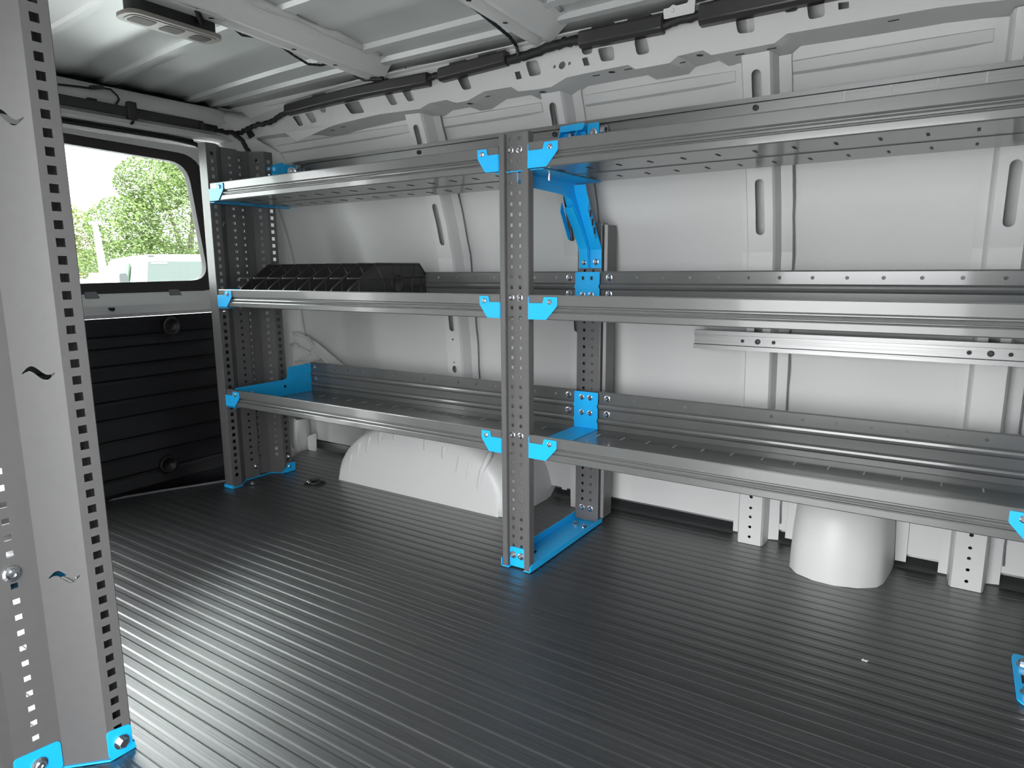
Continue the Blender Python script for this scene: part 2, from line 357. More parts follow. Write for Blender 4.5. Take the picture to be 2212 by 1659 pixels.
# rear corner of the wall : pillar, gusset and roof corner
pil = MB().grid([[(-1.52, Ys(z)-.09, z), (-1.455, Ys(z)-.035, z), (-1.425, Ys(z)-.005, z), (-1.405+.0, Ys(z)+.004, z)] for z in [.14, .3, .4, .54, .7, .82, .93, 1.07, 1.2, 1.27]])
pillar = wr.part('corner_pillar', pil, 'paint', smooth='auto', solid=.002)
gz = [(-1.53, .33), (-1.53, .519), (-1.39, .520), (-1.282, .483), (-1.14, .398), (-1.10, .36), (-1.10, .33)]
gf = lambda u, v: (u, .518-.02*max(0, min(1, (u+1.47)/.12)) if u < -1.35 else .498+.016*min(1, (u+1.35)/.2), v)
gs = MB().holed(gz, [circ((-1.318, .448), .004), circ((-1.26, .410), .004), circ((-1.345, .372), .026, 12, .02), circ((-1.235, .375), .020, 12, .016)], gf)
gus = wr.part('gusset', gs, 'paint', solid=.003, label='perforated triangular gusset plate in the rear corner')
for bt in (MB().tube([(-1.44, .497, .465), (-1.405, .494, .468), (-1.38, .493, .452), (-1.345, .494, .446), (-1.32, .496, .432)], .006, 6), MB().tube([(-1.42, .497, .392), (-1.39, .494, .397), (-1.32, .496, .393)], .005, 6), MB().tube([(-1.33, .497, .505), (-1.29, .499, .45), (-1.16, .508, .35)], .006, 6)): wr.part('stamped_bead', bt, 'paint', gus, smooth=True)
wr.part('pillar_foot', MB().grid([[(-1.50, .50, z), (-1.44, .49, z), (-1.405, .47, z), (-1.395, .50, z), (-1.39, .53, z)] for z in (0.0, .05, .14)]), 'paint', smooth='auto', solid=.002)
wr.part('skin_tab', MB().prism(roundpoly([(-1.39, .06), (-1.39, -.0), (-1.335, .0), (-1.33, .085)], .012), lambda u, v, a: (u, .512+a, v), 0, .002), 'paint')
# inner corner where roof, header and cant rail meet
cor = MB().grid([[(-1.49, .05, 1.392), (-1.47, .20, 1.390), (-1.44, .315, 1.386), (-1.36, .345, 1.385)],
                 [(-1.475, .10, 1.35), (-1.445, .25, 1.350), (-1.42, .315, 1.350), (-1.36, .340, 1.345)],
                 [(-1.465, .16, 1.30), (-1.435, .29, 1.305), (-1.41, .322, 1.310), (-1.36, .335, 1.310)],
                 [(-1.46, .24, 1.262), (-1.425, .33, 1.268), (-1.40, .340, 1.274), (-1.36, .335, 1.280)],
                 [(-1.46, .30, 1.20), (-1.42, .37, 1.20), (-1.36, .385, 1.215), (-1.28, .385, 1.225)],
                 [(-1.46, .36, 1.12), (-1.42, .42, 1.12), (-1.35, .43, 1.13), (-1.26, .41, 1.15)]])
wr.part('roof_corner', cor, 'paint', smooth=True, solid=.002)
wr.part('corner_opening', MB().prism(roundpoly([(-1.405, 1.312), (-1.372, 1.314), (-1.352, 1.292), (-1.385, 1.284)], .004), lambda u, v, a: (u, .318+a, v), 0, .004), 'matte')
# rubber kick strip along the wall
th = Thing('trim_2', None, None, kind='structure'); tagp(th.e, 'black ribbed kick strip where the floor meets the white wall')
kp = [(.545, .002), (.565, .012), (.567, .020), (.575, .020), (.577, .032), (.588, .034), (.590, .046), (.605, .048), (.607, .09)]
th.part('kick_strip', MB().grid([[(x, y, z) for y, z in kp] for x in (-1.4, XF)]), 'rubber')

# wheel arch
wa = Thing('wheel_arch', 'white steel wheel arch bulging from the wall beneath the lower shelf', 'wheel arch', (-.56, .45, 0))
cx, A, Hh = -.562, .392, .275
def prof_pt(k, a_, h_): # k 0..1 over the arch
    th_ = math.pi*k; c, s_ = math.cos(th_), math.sin(th_); e = 1.0 if c > 0 else .92
    return (cx-a_*abs(c)**e*(1 if c > 0 else -1), h_*abs(s_)**e)
rings = []
for y, sc in ((.62, 1.0), (.45, 1.0), (.39, .995), (.345, .975), (.315, .945), (.298, .90), (.291, .85)):
    rings.append([(prof_pt(k/36, A*(1-(.10 if k < 18 else .75)*(1-sc)), Hh*sc)[0], y, prof_pt(k/36, A, Hh*sc)[1]) for k in range(37)])
fan = []
for f_ in (.6, .3, 0): fan.append([(p[0], .290-.004*(1-f_), p[2]*f_) for p in rings[-1]])
wa.part('arch_shell', MB().grid(rings+fan), 'paint', smooth=True)
for x0, x1, z0, z1, r in ((-.90, -.86, .02, .16, .006), (-.855, -.815, .08, .20, .006), (-.80, -.765, .12, .225, .006), (-.735, -.715, .165, .235, .006), (-.44, -.43, .15, .225, .006), (-.385, -.355, .105, .215, .006), (-.345, -.315, .09, .20, .005), (-.30, -.265, .06, .20, .007), (-.66, -.645, .19, .24, .005), (-.52, -.51, .17, .235, .005)):
    bd = MB().tube([(lerp(x0, x1, k/5), .2895+r*1.05+(.014 if k > 3 else 0)*(k-3), lerp(z0, z1, k/5)) for k in range(6)], [r*.9, r*1.6, r*1.6, r*1.6, r*1.6, r*1.2], 12)
    wa.part('stamped_bead', bd, 'paint', smooth=True)
fr_ = []
for k in range(13, 25+12):
    p = prof_pt(k/36, 1, 1); d = ((p[0]-cx), p[1])
    fr_.append([(cx+d[0]*A*s_, .575+dd, d[1]*Hh*s_+.0) for s_, dd in ((1.0, .02), (1.08, .0), (1.12, 0), (1.14, .02))])
wa.part('weld_flange', MB().grid(fr_), 'paint', solid=.003)
wa.part('arch_gap_line', MB().tube([(cx+prof_pt(k/40, 1, 1)[0]*0+(prof_pt(k/40, 1, 1)[0]-cx)*A*1.17, .566, prof_pt(k/40, 1, 1)[1]*Hh*1.17+.01) for k in range(20, 40)], .006, 6), 'matte', smooth=True)  # black tube drawn in for the dark gap between arch and wall

# bulged filler housing on the floor
fb = Thing('filler_housing', 'white rounded housing bulging from the wall between two ribs', 'housing', (.75, .5, 0))
base = [(.628, .57), (.632, .46), (.640, .405), (.664, .372), (.705, .353), (.755, .350), (.805, .364), (.845, .395), (.858, .43), (.866, .50), (.872, .57)]
rows = []
for z, in_, dy in ((0, 0, 0), (.05, .001, .003), (.10, .004, .008), (.15, .010, .018), (.18, .016, .032), (.205, .026, .055), (.222, .04, .09), (.23, .06, .14)):
    rows.append([(.75+(x-.75)*(1-in_*4), min(.575, y+dy), z) for x, y in base])
fb.part('housing_shell', MB().grid(rows), 'paint', smooth=True)
fb.part('weld_flange', MB().prism([(.598, .02), (.630, .02), (.640, .15), (.66, .24), (.85, .24), (.866, .15), (.872, .02), (.897, .02), (.897, .15), (.87, .27), (.63, .27), (.604, .15)], lambda u, v, a: (u, .548+a, v), 0, .004), 'paint', bevel=.001)

# ------------------------------------------------------------------ rear doors and header
def rear_door(name, win, y0, y1, clips, label):
    d = Thing(name, label, None, (XB, (y0+y1)/2, 0), kind='structure')
    X = XB+.02
    out = [(y0, .70), (y1, .70), (y1, 1.235), (y0, 1.235)]
    hole = roundpoly([(p[0], p[1]) for p in win], .07, 6)
    big = roundpoly([(p[0]+(.046 if p[0] > sum(q[0] for q in win)/4 else -.046), p[1]+(.03 if p[1] > .95 else -.040)) for p in win], .085, 6)
    d.part('window_surround', MB().holed(out, [big], lambda u, v: (X+.012, u, v)), 'paint', solid=.004)
    ring = MB()
    n = len(hole); hh = [(X+.002, *p) for p in hole]; hb = [(X+.0, *p) for p in big]
    ring.grid([[(X-.03, *p) for p in hole], [(X-.002, *p) for p in hole], [(X+.004, *q) for q in big], [(X+.013, *q) for q in big]], closed=True)
    d.part('window_gasket', ring, 'gasket', smooth='auto')
    d.part('glass_pane', MB().prism(roundpoly([(p[0], p[1]) for p in big], .01, 1), lambda u, v, a: (X-.026+a, u, v), 0, .004), 'glass')
    # painted ledge below the window
    led = [(X+.012, .708), (X+.020, .700), (X+.050, .682), (X+.062, .668), (X+.064, .640), (X+.055, .628), (X+.030, .626)]
    d.part('window_ledge', MB().grid([[(x, y, z) for x, z in led] for y in (y0, y1)]), 'paint', smooth='auto')
    # black ribbed lining
    pr = []; z = .625
    zz = .625
    pr.append((X+.045, .626))
    for zc in (.555, .515, .455, .405, .335, .275, .20, .135, .065):
        pr += [(X+.045+.012*math.sin(zc*9), zc+.012), (X+.037+.012*math.sin(zc*9), zc+.004), (X+.037+.012*math.sin(zc*9), zc-.006)]
    pr += [(X+.05, .02), (X+.03, -.05)]
    lin = d.part('door_lining', MB().grid([[(x, y, z) for x, z in pr] for y in (y0, y1)]), 'panel')
    return d, X
d1, X1 = rear_door('door_1', [(.163, .748), (.112, 1.176), (-.52, 1.195), (-.535, .742)], -.58, .30, None, 'right rear door with framed window, white ledge and black lining')
for y, z in ((-.035, .585), (-.095, .080)):
    d1.part('lining_dimple', MB().lathe((X1+.056, y, z), (1, 0, 0), [(.034, 0), (.032, .004), (.026, .005), (.022, -.001), (.008, -.002)], 20), 'panel', smooth=True)
for y in (.007, -.281):
    d1.part('retaining_clip', MB().prism(roundpoly([(y-.022, .695), (y+.022, .695), (y+.018, .716), (y-.018, .716)], .003), lambda u, v, a: (X1+.014+a+(.715-v)*.6, u, v), 0, .006), 'cavity', bevel=.001)
d1.part('ledge_hole', MB().lathe((X1+.0625, -.241, .660), (.75, 0, .5), [(.011, 0), (.011, .0015)], 14, 1), 'matte')
d2, X2 = rear_door('door_2', [(-.47, .742), (-.49, 1.19), (-.93, 1.176), (-.97, .748)], -1.10, -.455, None, 'unseen left rear door, set open to let daylight in')  # left door set open, out of view, only to admit more light
d2.e.matrix_world = Matrix.Translation((-1.56, -1.14, 0)) @ Matrix.Rotation(math.radians(100), 4, 'Z') @ Matrix.Translation((1.56, 1.14, 0)) @ Matrix.Translation((XB, (-1.10-.455)/2, 0))
wb = Thing('wall_rear', 'white header above the rear doors with black trim', None, kind='structure')
hd = [(-1.475, 1.386), (-1.455, 1.384), (-1.445, 1.372), (-1.442, 1.34), (-1.446, 1.327), (-1.452, 1.295), (-1.440, 1.286), (-1.438, 1.274), (-1.455, 1.266), (-1.470, 1.262)]
hy = [-1.3, -.6, .05, .22, .33]
wb.part('header', MB().grid([[(x-.0, y, z) for x, z in hd] for y in hy]), 'paint', smooth='auto', solid=.002)
wb.part('roof_gap_shade', MB().grid([[(-1.475, y, 1.386), (-1.50, y, 1.395), (-1.50, y, 1.45)] for y in (-1.3, .33)]), 'matte')  # black sheet standing in for the shade between roof and header
ht = wb.part('header_trim', MB().box((-1.445, -1.3, 1.296), (-1.428, .16, 1.327)), 'plastic', bevel=.003, label='black plastic trim along the header')
for a, b in (((-1.445, -.115, 1.288), (-1.424, -.085, 1.345)), ((-1.440, -.24, 1.325), (-1.427, -.21, 1.333)), ((-1.440, .14, 1.296), (-1.418, .21, 1.318))): wb.part('trim_clip', MB().box(a, b), 'plastic', ht, bevel=.003)
wb.part('hole', MB().lathe((-1.437, -.10, 1.279), (1, 0, 0), [(.010, 0), (.010, .001)], 12, .5), 'matte')
sl = MB(); sl.tube([(-1.468, -1.3, 1.254), (-1.468, .05, 1.254), (-1.468, .14, 1.248), (-1.468, .20, 1.232), (-1.468, .235, 1.19), (-1.468, .25, 1.1)], .009, 8)
sl.tube([(-1.458, -1.3, 1.262), (-1.458, .03, 1.262), (-1.458, .13, 1.257)], .004, 6)
wb.part('door_seal', sl, 'matte', smooth=True)
side = MB(); side.box((-1.56, .255, -.05), (-1.475, .60, 1.40)); side.box((-1.56, -1.46, -.05), (-1.475, -1.11, 1.40)); side.box((-1.56, -1.46, 1.235), (-1.505, .6, 1.46))
wb.part('door_frame', side, 'paint')
wb.part('lower_sill', MB().box((-1.56, -1.11, -.3), (-1.52, .26, -.05)), 'panel')
# left wall with the open side door, bulkhead
wl = Thing('wall_left', 'left van side', None, kind='structure')
s_ = MB(); s_.box((-1.56, -1.48, -.3), (DOOR0, -1.45, 1.46)); s_.box((DOOR1, -1.48, -.3), (XF, -1.45, 1.46)); s_.box((DOOR0, -1.48, 1.22), (DOOR1, -1.45, 1.46)); s_.box((DOOR0, -1.48, -.3), (DOOR1, -1.45, -.01))
wl.part('side_panel', s_, 'paint')
wf = Thing('wall_front', 'bulkhead', None, kind='structure'); wf.part('bulkhead', MB().box((XF, -1.48, -.3), (XF+.02, .7, 1.46)), 'paint')

# ------------------------------------------------------------------ shelving
PITCH = .025
def swoosh(L=.052, A_=.0068, W=.0046):
    n = 18; up_, dn = [], []
    for k in range(n+1):
        q = k/n; x = (q-.5)*L; z = -A_*math.sin(2*math.pi*q)*(.9+.1*math.sin(math.pi*q)); h = .0011+W*math.sin(math.pi*q)**1.5
        up_.append((x, z+h)); dn.append((x, z-h))
    return up_+dn[::-1]
def folded_sheet(path, z0, z1, cols, swoosh_at=None, zhole0=None, umax=None):
    """upright sheet folded along path [(x, y)]; cols: (u, width, height, first z, last z) square-hole columns"""
    U = [0]
    for a, b in zip(path, path[1:]): U.append(U[-1]+math.dist(a, b))
    def fn(u, z):
        for i in range(len(path)-1):
            if u <= U[i+1]+1e-9: q = (u-U[i])/(U[i+1]-U[i]); return (lerp(path[i][0], path[i+1][0], q), lerp(path[i][1], path[i+1][1], q), z)
        return (*path[-1], z)
    ub = set(U); vb = {z0, z1}; rects = []
    for u, w_, h, za, zb_ in cols:
        ub |= {round(u-w_/2, 5), round(u+w_/2, 5)}; z = za
        while z <= zb_+1e-6:
            vb |= {round(z-h/2, 5), round(z+h/2, 5)}; rects.append((u-w_/2, u+w_/2, z-h/2, z+h/2)); z += PITCH
    blocks = []
    if swoosh_at:
        us, zl_, hw = swoosh_at
        ub |= {round(us-hw, 5), round(us+hw, 5)}
        for z in zl_: vb |= {round(z-.014, 5), round(z+.014, 5)}; blocks.append((us-hw, us+hw, z-.014, z+.014, z))
    ub = sorted(ub); vb = sorted(vb); ub = [u for i, u in enumerate(ub) if i == 0 or u-ub[i-1] > 1e-5]; vb = [v for i, v in enumerate(vb) if i == 0 or v-vb[i-1] > 1e-5]
    buck = {}
    for r in rects: buck.setdefault(round(r[0], 4), []).append(r)
    R_ = rects+[b[:4] for b in blocks]
    mb = MB()
    def skip(u, v):
        for r in R_:
            if r[0] < u < r[1] and r[2] < v < r[3]: return True
        return False
    mb.cells(ub, vb, fn, skip)
    sw = swoosh(L=1.0, A_=.0066, W=.0046)
    for a, b, c, d, z in blocks:
        mid = [v for v in vb if c < v < d]
        mb.holed([(a, c), (b, c)]+[(b, v) for v in mid]+[(b, d), (a, d)]+[(a, v) for v in reversed(mid)], [[((a+b)/2+x*(b-a)*.86, z+dz) for x, dz in sw]], fn)
    return mb, fn, U

H = 1.0985
ZL = {1: .3705, 2: .7190, 3: 1.0720}             # top edge of the front lips
def ear_poly(s=1, w_=.080):
    return roundpoly([(0, -.0585), (.050*w_/.08, -.0585), (w_, -.025), (w_, -.004), (w_-.036, -.004), (w_-.040, -.019), (0, -.019)], .0022, 2)
def lip_path(zt):
    return [(.010, zt-.006), (.009, zt-.001), (.006, zt), (.001, zt), (0, zt-.002), (0, zt-.0235), (.0015, zt-.0250), (.0055, zt-.0270), (.0055, zt-.0300), (.0020, zt-.0320), (.0004, zt-.0345), (.0015, zt-.0370), (.0052, zt-.0385), (.0052, zt-.0405), (.0014, zt-.0420), (.0002, zt-.0440), (.0004, zt-.0560), (.003, zt-.0580)]
def back_path(yb_, z0):
    return [(yb_, z0+.0015), (yb_, z0+.016), (yb_-.006, z0+.021), (yb_-.007, z0+.026), (yb_-.006, z0+.031), (yb_, z0+.036), (yb_, z0+.059), (yb_-.006, z0+.064), (yb_-.007, z0+.069), (yb_-.006, z0+.074), (yb_, z0+.079), (yb_, z0+.109), (yb_+.003, z0+.1115), (yb_+.012, z0+.1115)]
def tray(x0, x1, zt, depth, xs0, high, fx0=None, fx1=None):
    """pressed shelf: front lip x0..x1, floor and back fx0..fx1"""
    fx0 = x0 if fx0 is None else fx0; fx1 = x1 if fx1 is None else fx1
    z0 = zt-.058; b = MB(); nseg = [x0, x1]
    b.grid([[(x, y, z) for y, z in lip_path(zt)] for x in nseg])
    # floor with pressed slots
    sx = []; x = xs0
    while x < fx1-.03:
        if x > fx0+.03: sx.append(x)
        x += .075
    rws = [(.058, .086), (depth-.085, depth-.057)]
    fy = sorted({.003, .0575, .0865, .150, .153, .156, depth-.0855, depth-.0565, depth-.001, depth-.03} | {v_ for r in rws for v_ in r})
    ub = sorted({fx0, fx1} | {x_-.0017 for x_ in sx} | {x_+.0017 for x_ in sx})
    zf = lambda y: z0-(.0015 if abs(y-.153) < .001 else 0)
    b.cells([fx0, fx1], fy, lambda u, v: (u, v, zf(v)))
    if high:
        bp_ = back_path(depth, z0)
        b.grid([[(x, y, z) for y, z in [(depth-.001, z0)]+bp_[:11]] for x in (fx0, fx1)])
        hx = [x_ for x_ in sx]; vb = [z0+.079, z0+.0895, z0+.0995, z0+.109]
        ub = sorted({fx0, fx1} | {x_-.005 for x_ in hx} | {x_+.005 for x_ in hx})
        b.cells(ub, vb, lambda u, v: (u, depth, v), hole=lambda u, v: circ((min(hx, key=lambda q: abs(q-u)), z0+.0945), .0044, 10) if any(abs(u-x_) < .004 for x_ in hx) and abs(v-z0-.0945) < .004 else None)
        b.grid([[(x, y, z) for y, z in bp_[11:]] for x in (fx0, fx1)])
    else:
        b.grid([[(x, y, z) for y, z in ((depth-.001, z0), (depth, z0+.002), (depth, z0+.030))] for x in (fx0, fx1)])
    return b
def slots(x0, x1, zt, depth, xs0):
    z0 = zt-.058; b = MB(); t_ = MB(); x = xs0
    while x < x1-.03:
        if x > x0+.03:
            for r in ((.058, .086), (depth-.085, depth-.057)): b.box((x-.0026, r[0], z0-.0016), (x+.0026, r[1], z0-.0002)); t_.box((x-.0017, r[0], z0-.0001), (x+.0017, r[1], z0+.0012))  # black strips below, pale strips above: slot shade and edge glint as colour
        x += .075
    return b, t_
# small raised dimples beside the slots
def dimples(x0, x1, zt, depth, xs0):
    z0 = zt-.058; b = MB(); x = xs0
    while x < x1-.03:
        if x > x0+.03:
            for dx in (-.016, .016):
                for yy in (.072, depth-.071): b.lathe((x+dx, yy, z0-.0004), (0, 0, 1), [(.0022, 0), (.0012, .0016)], 6)
            b.lathe((x+.037, .17, z0-.0004), (0, 0, 1), [(.0028, 0), (.0014, .002)], 6)
        x += .075
    return b
def front_screw(T_, x, zt): T_.share('screw', SCREW, (x, -.0035, zt-.0155))
XL_, XR_ = -1.163, 1.125
shelf_lab = {('l', 1): 'lowest grey steel shelf of the far bay, over the wheel arch', ('l', 2): 'middle grey steel shelf of the far bay, holding black dividers', ('l', 3): 'top grey steel shelf of the far bay, behind the end panel top',
             ('r', 1): 'lowest grey steel shelf of the near bay, above the filler housing', ('r', 2): 'middle grey steel shelf of the near bay, empty, above the aluminium rail', ('r', 3): 'top grey steel shelf of the near bay with slotted shiny underside'}
for lv in (1, 2, 3):
    zt = ZL[lv]; z0 = zt-.058; dep = .365 if lv < 3 else .312; hi = lv < 3
    # far bay
    S = Thing('steel_shelf', shelf_lab['l', lv], 'shelf', (XL_, 0, z0), 'steel shelves along the right wall')
    tr_ = S.part('shelf_tray', tray(XL_-.012, -.0015, zt, dep, -1.099, hi, XL_, .0215), 'tray', solid=.0014)
    S.part('floor_dimple', dimples(XL_, .02, zt, dep, -1.099), 'tray', tr_)['kind'] = 'stuff'
    for b_, m_ in zip(slots(XL_, .02, zt, dep, -1.099), ('matte', 'sealer')): S.part('slot', b_, m_, tr_)['kind'] = 'stuff'
    br = MB(); xs_ = XL_+.004
    e0 = -1.180; br.prism([(e0+u, zt+v) for u, v in ear_poly()], lambda u, v, a: (u, -.0035+a, v), 0, .0022)
    if hi: poly = [(.024, z0), (dep-.004, z0), (dep-.004, z0+.019), (dep-.010, z0+.025), (dep-.004, z0+.034), (dep-.004, z0+.062), (dep-.010, z0+.069), (dep-.004, z0+.078), (dep-.004, z0+.109), (.262, z0+.107), (.252, z0+.103), (.247, z0+.094), (.247, z0+.072), (.241, z0+.064), (.230, z0+.061), (.024, z0+.060)]
    else: poly = [(.024, z0-.002), (dep-.004, z0-.002), (dep-.004, z0+.045), (.16, z0+.05), (.024, z0+.05)]
    br.prism(poly, lambda u, v, a: (xs_+a, u, v), 0, .0022)
    br.box((e0, -.002, z0-.006), (xs_+.002, dep*.98, z0-.0035)) if lv == 3 else br.box((e0, -.002, z0-.005), (e0+.055, .03, z0-.003))
    eb = S.part('end_bracket', br, 'blue', label='blue end bracket', bevel=.0006)
    front_screw(S, e0+.060, zt)
    if hi:
        for yy, zz in ((.085, z0+.030),): S.share('bolt', BOLT, (xs_+.002, yy, zz), (0, 0, math.radians(90)))
        for zz in (z0+.094, z0+.048): S.share('bolt', BOLT, (xs_+.026, dep-.001, zz))
        S.part('rivet', MB().lathe((xs_+.0022, .262, z0+.092), (1, 0, 0), [(.0032, 0), (.002, .0014)], 8).lathe((xs_+.0022, .335, z0+.098), (1, 0, 0), [(.0032, 0), (.002, .0014)], 8).lathe((xs_+.0022, .335, z0+.062), (1, 0, 0), [(.0032, 0), (.002, .0014)], 8).lathe((xs_+.0022, .335, z0+.03), (1, 0, 0), [(.0032, 0), (.002, .0014)], 8), 'zinc', eb)['kind'] = 'stuff'
        S.part('square_hole', MB().box((xs_+.0015, .228, z0+.030), (xs_+.0027, .238, z0+.040)), 'matte', eb)
    # near bay
    S = Thing('steel_shelf', shelf_lab['r', lv], 'shelf', (.097, 0, z0), 'steel shelves along the right wall')
    tr_ = S.part('shelf_tray', tray(.0835, XR_, zt, dep, .131, hi, .0975, XR_), 'tray', solid=.0014)
    S.part('floor_dimple', dimples(.0975, XR_, zt, dep, .131), 'tray', tr_)['kind'] = 'stuff'
    for b_, m_ in zip(slots(.0975, XR_, zt, dep, .131), ('matte', 'sealer')): S.part('slot', b_, m_, tr_)['kind'] = 'stuff'
    br = MB(); e1 = 1.137; br.prism([(e1-u, zt+v) for u, v in ear_poly()], lambda u, v, a: (u, -.0035+a, v), 0, .0022)
    br.prism([(.024, z0), (dep-.004, z0), (dep-.004, z0+.1), (.25, z0+.1), (.24, z0+.06), (.024, z0+.05)], lambda u, v, a: (XR_-.004+a, u, v), 0, .0022)
    S.part('end_bracket', br, 'blue', label='blue end bracket', bevel=.0006)
    front_screw(S, e1-.060, zt)
    if hi:
        for zz in (z0+.094, z0+.048): S.share('bolt', BOLT, (.124, dep-.001, zz))

# centre upright : slotted front post, rear post, floor channel, arm and shelf brackets
UP = Thing('shelf_upright', 'grey slotted double post upright on blue floor channel between the two bays', 'upright', (.041, .2, 0))
pp = [(.003, .024), (.0, .022), (0, .001), (.001, 0), (.0125, 0), (.0135, .001), (.0135, .012), (.0665, .012), (.0665, .001), (.0675, 0), (.081, 0), (.082, .001), (.082, .022), (.079, .024)]
def post_cols(pp, xc, za, zb_, w_=.0072, h=.0085):
    U = [0]
    for a, b in zip(pp, pp[1:]): U.append(U[-1]+math.dist(a, b))
    i = next(i for i in range(len(pp)-1) if abs(pp[i+1][0]-pp[i][0]) > .045)
    return [(U[i]+x-pp[i][0], w_, h, za, zb_) for x in xc]
ZB = .0365
mb, _, _ = folded_sheet(pp, .004, H, post_cols(pp, (.0265, .0510), ZB+PITCH, ZB+42*PITCH))
UP.part('front_post', mb, 'grey', solid=.0016, off=0)
rp = [(.0125, .440), (.0055, .440), (.0045, .438), (.0045, .4005), (.0055, .400), (.0795, .400), (.0805, .4005), (.0805, .438), (.0795, .440), (.0725, .440)]
mb, _, _ = folded_sheet(rp, .008, .911, post_cols(rp, (.028, .056), .075, .075+32*PITCH))
UP.part('rear_post', mb, 'grey', solid=.0016)
UP.part('rear_post_inner_channel', MB().grid([[(x, y, z) for x, y in ((.092, .47), (.092, .415), (.084, .412))] for z in (.02, .905)]), 'grey', solid=.002)
fc = MB(); 
fc.cells([-.003, .020, .034, .066, .080, .086], [-.003, .02, .085, .125, .335, .36, .42], lambda u, v: (u, v, .0035), skip=lambda u, v: (v < .02 and .02 < u < .066) or (.085 < v < .125 and .020 < u < .034))
fc.grid([[(-.003, -.003, z) for z in (.0035, .020, .024)], [(-.003, .42, z) for z in (.0035, .020, .024)]])
fc.grid([[(.086, y, .0035), (.086, y, .018 if y < .41 else .016), (.086, y, .022 if .004 < y < .41 else .017)] for y in (-.003, .006, .41, .42)])
FCH = UP.part('floor_channel', fc, 'blue', label='blue floor channel', solid=.0024, off=0)
UP.part('front_tab', MB().prism(roundpoly([(.0165, .004), (.0635, .004), (.0635, .058), (.0165, .058)], .007), lambda u, v, a: (u, .0085+a, v), 0, .0022), 'blue', FCH, bevel=.0005)
for x in (.0275, .0515): UP.share('bolt', BOLT, (x, .0085, ZB))
for x in (.0265, .0510):
    for zz in (ZB+13*PITCH, ZB+27*PITCH, ZB+41*PITCH): UP.share('bolt', BOLT, (x, .0110, zz), scale=(.88, 1.1, .88))
for x in (.028, .056): UP.share('bolt', BOLT, (x, .3985, .048))
for x, y in ((.030, .352), (.064, .345), (.070, .035)): UP.share('bolt', BOLTHEX, (x, y, .005), (math.radians(-90), 0, 0), (1.1, 1.1, 1.1))
UP.part('locating_slot', MB().box((.0785, .145, .0047), (.0800, .170, .0053)), 'matte', FCH)
# support arm carrying the top shelf
arm = MB()
pl = [(.3965, .782), (.3965, .835), (.300, .985), (.292, 1.006)]
arm.grid([[(x, y, z) for x in (.010, .0455, .083)] for y, z in pl])
arm.prism(roundpoly([(.395, .800), (.3915, .800), (.382, .840), (.345, .897), (.296, .950), (.276, .968), (.235, .976), (.06, .980), (.010, .986), (.010, 1.0115), (.304, 1.0115), (.316, .985), (.3965, .840)], .006), lambda u, v, a: (.0445+a, u, v), 0, .0022)
arm.box((.0445, .008, 1.0105), (.119, .318, 1.0125)); arm.box((-.02, .008, 1.0105), (.0445, .318, 1.0125))
arm.prism([(.3945, .782), (.3915, .800), (.382, .840), (.345, .897), (.296, .950), (.292, .946), (.341, .893), (.379, .838), (.3885, .799), (.3915, .782)], lambda u, v, a: (.017+a, u, v), 0, .0275)
armo = UP.part('support_arm', arm, 'blue', label='blue angled support arm below the top shelves', solid=None)
for x in (.004, .088):
    tb = MB().prism(roundpoly([(.352, .868), (.340, .862), (.292, .938), (.300, .965)], .003), lambda u, v, a: (x+a, u, v), 0, .0018)
    UP.part('slotted_tab', tb, 'blue', armo)
st = MB()
for x in (.0035, .0901):
    for k in range(3): q = .2+.3*k; st.box((x-.0004, lerp(.345, .300, q)-.004, lerp(.870, .945, q)-.009), (x+.0006, lerp(.345, .300, q)+.004, lerp(.870, .945, q)+.009))
UP.part('slot', st, 'matte', armo)['kind'] = 'stuff'
for x in (.030, .066): UP.share('bolt', BOLT, (x, .3905 if x < .05 else .3955, .800), scale=(.9, 1.0, .9))
UP.share('bolt', BOLTHEX, (.090, .085, 1.0105), (math.radians(90), 0, 0), (.55, 2.0, .55))
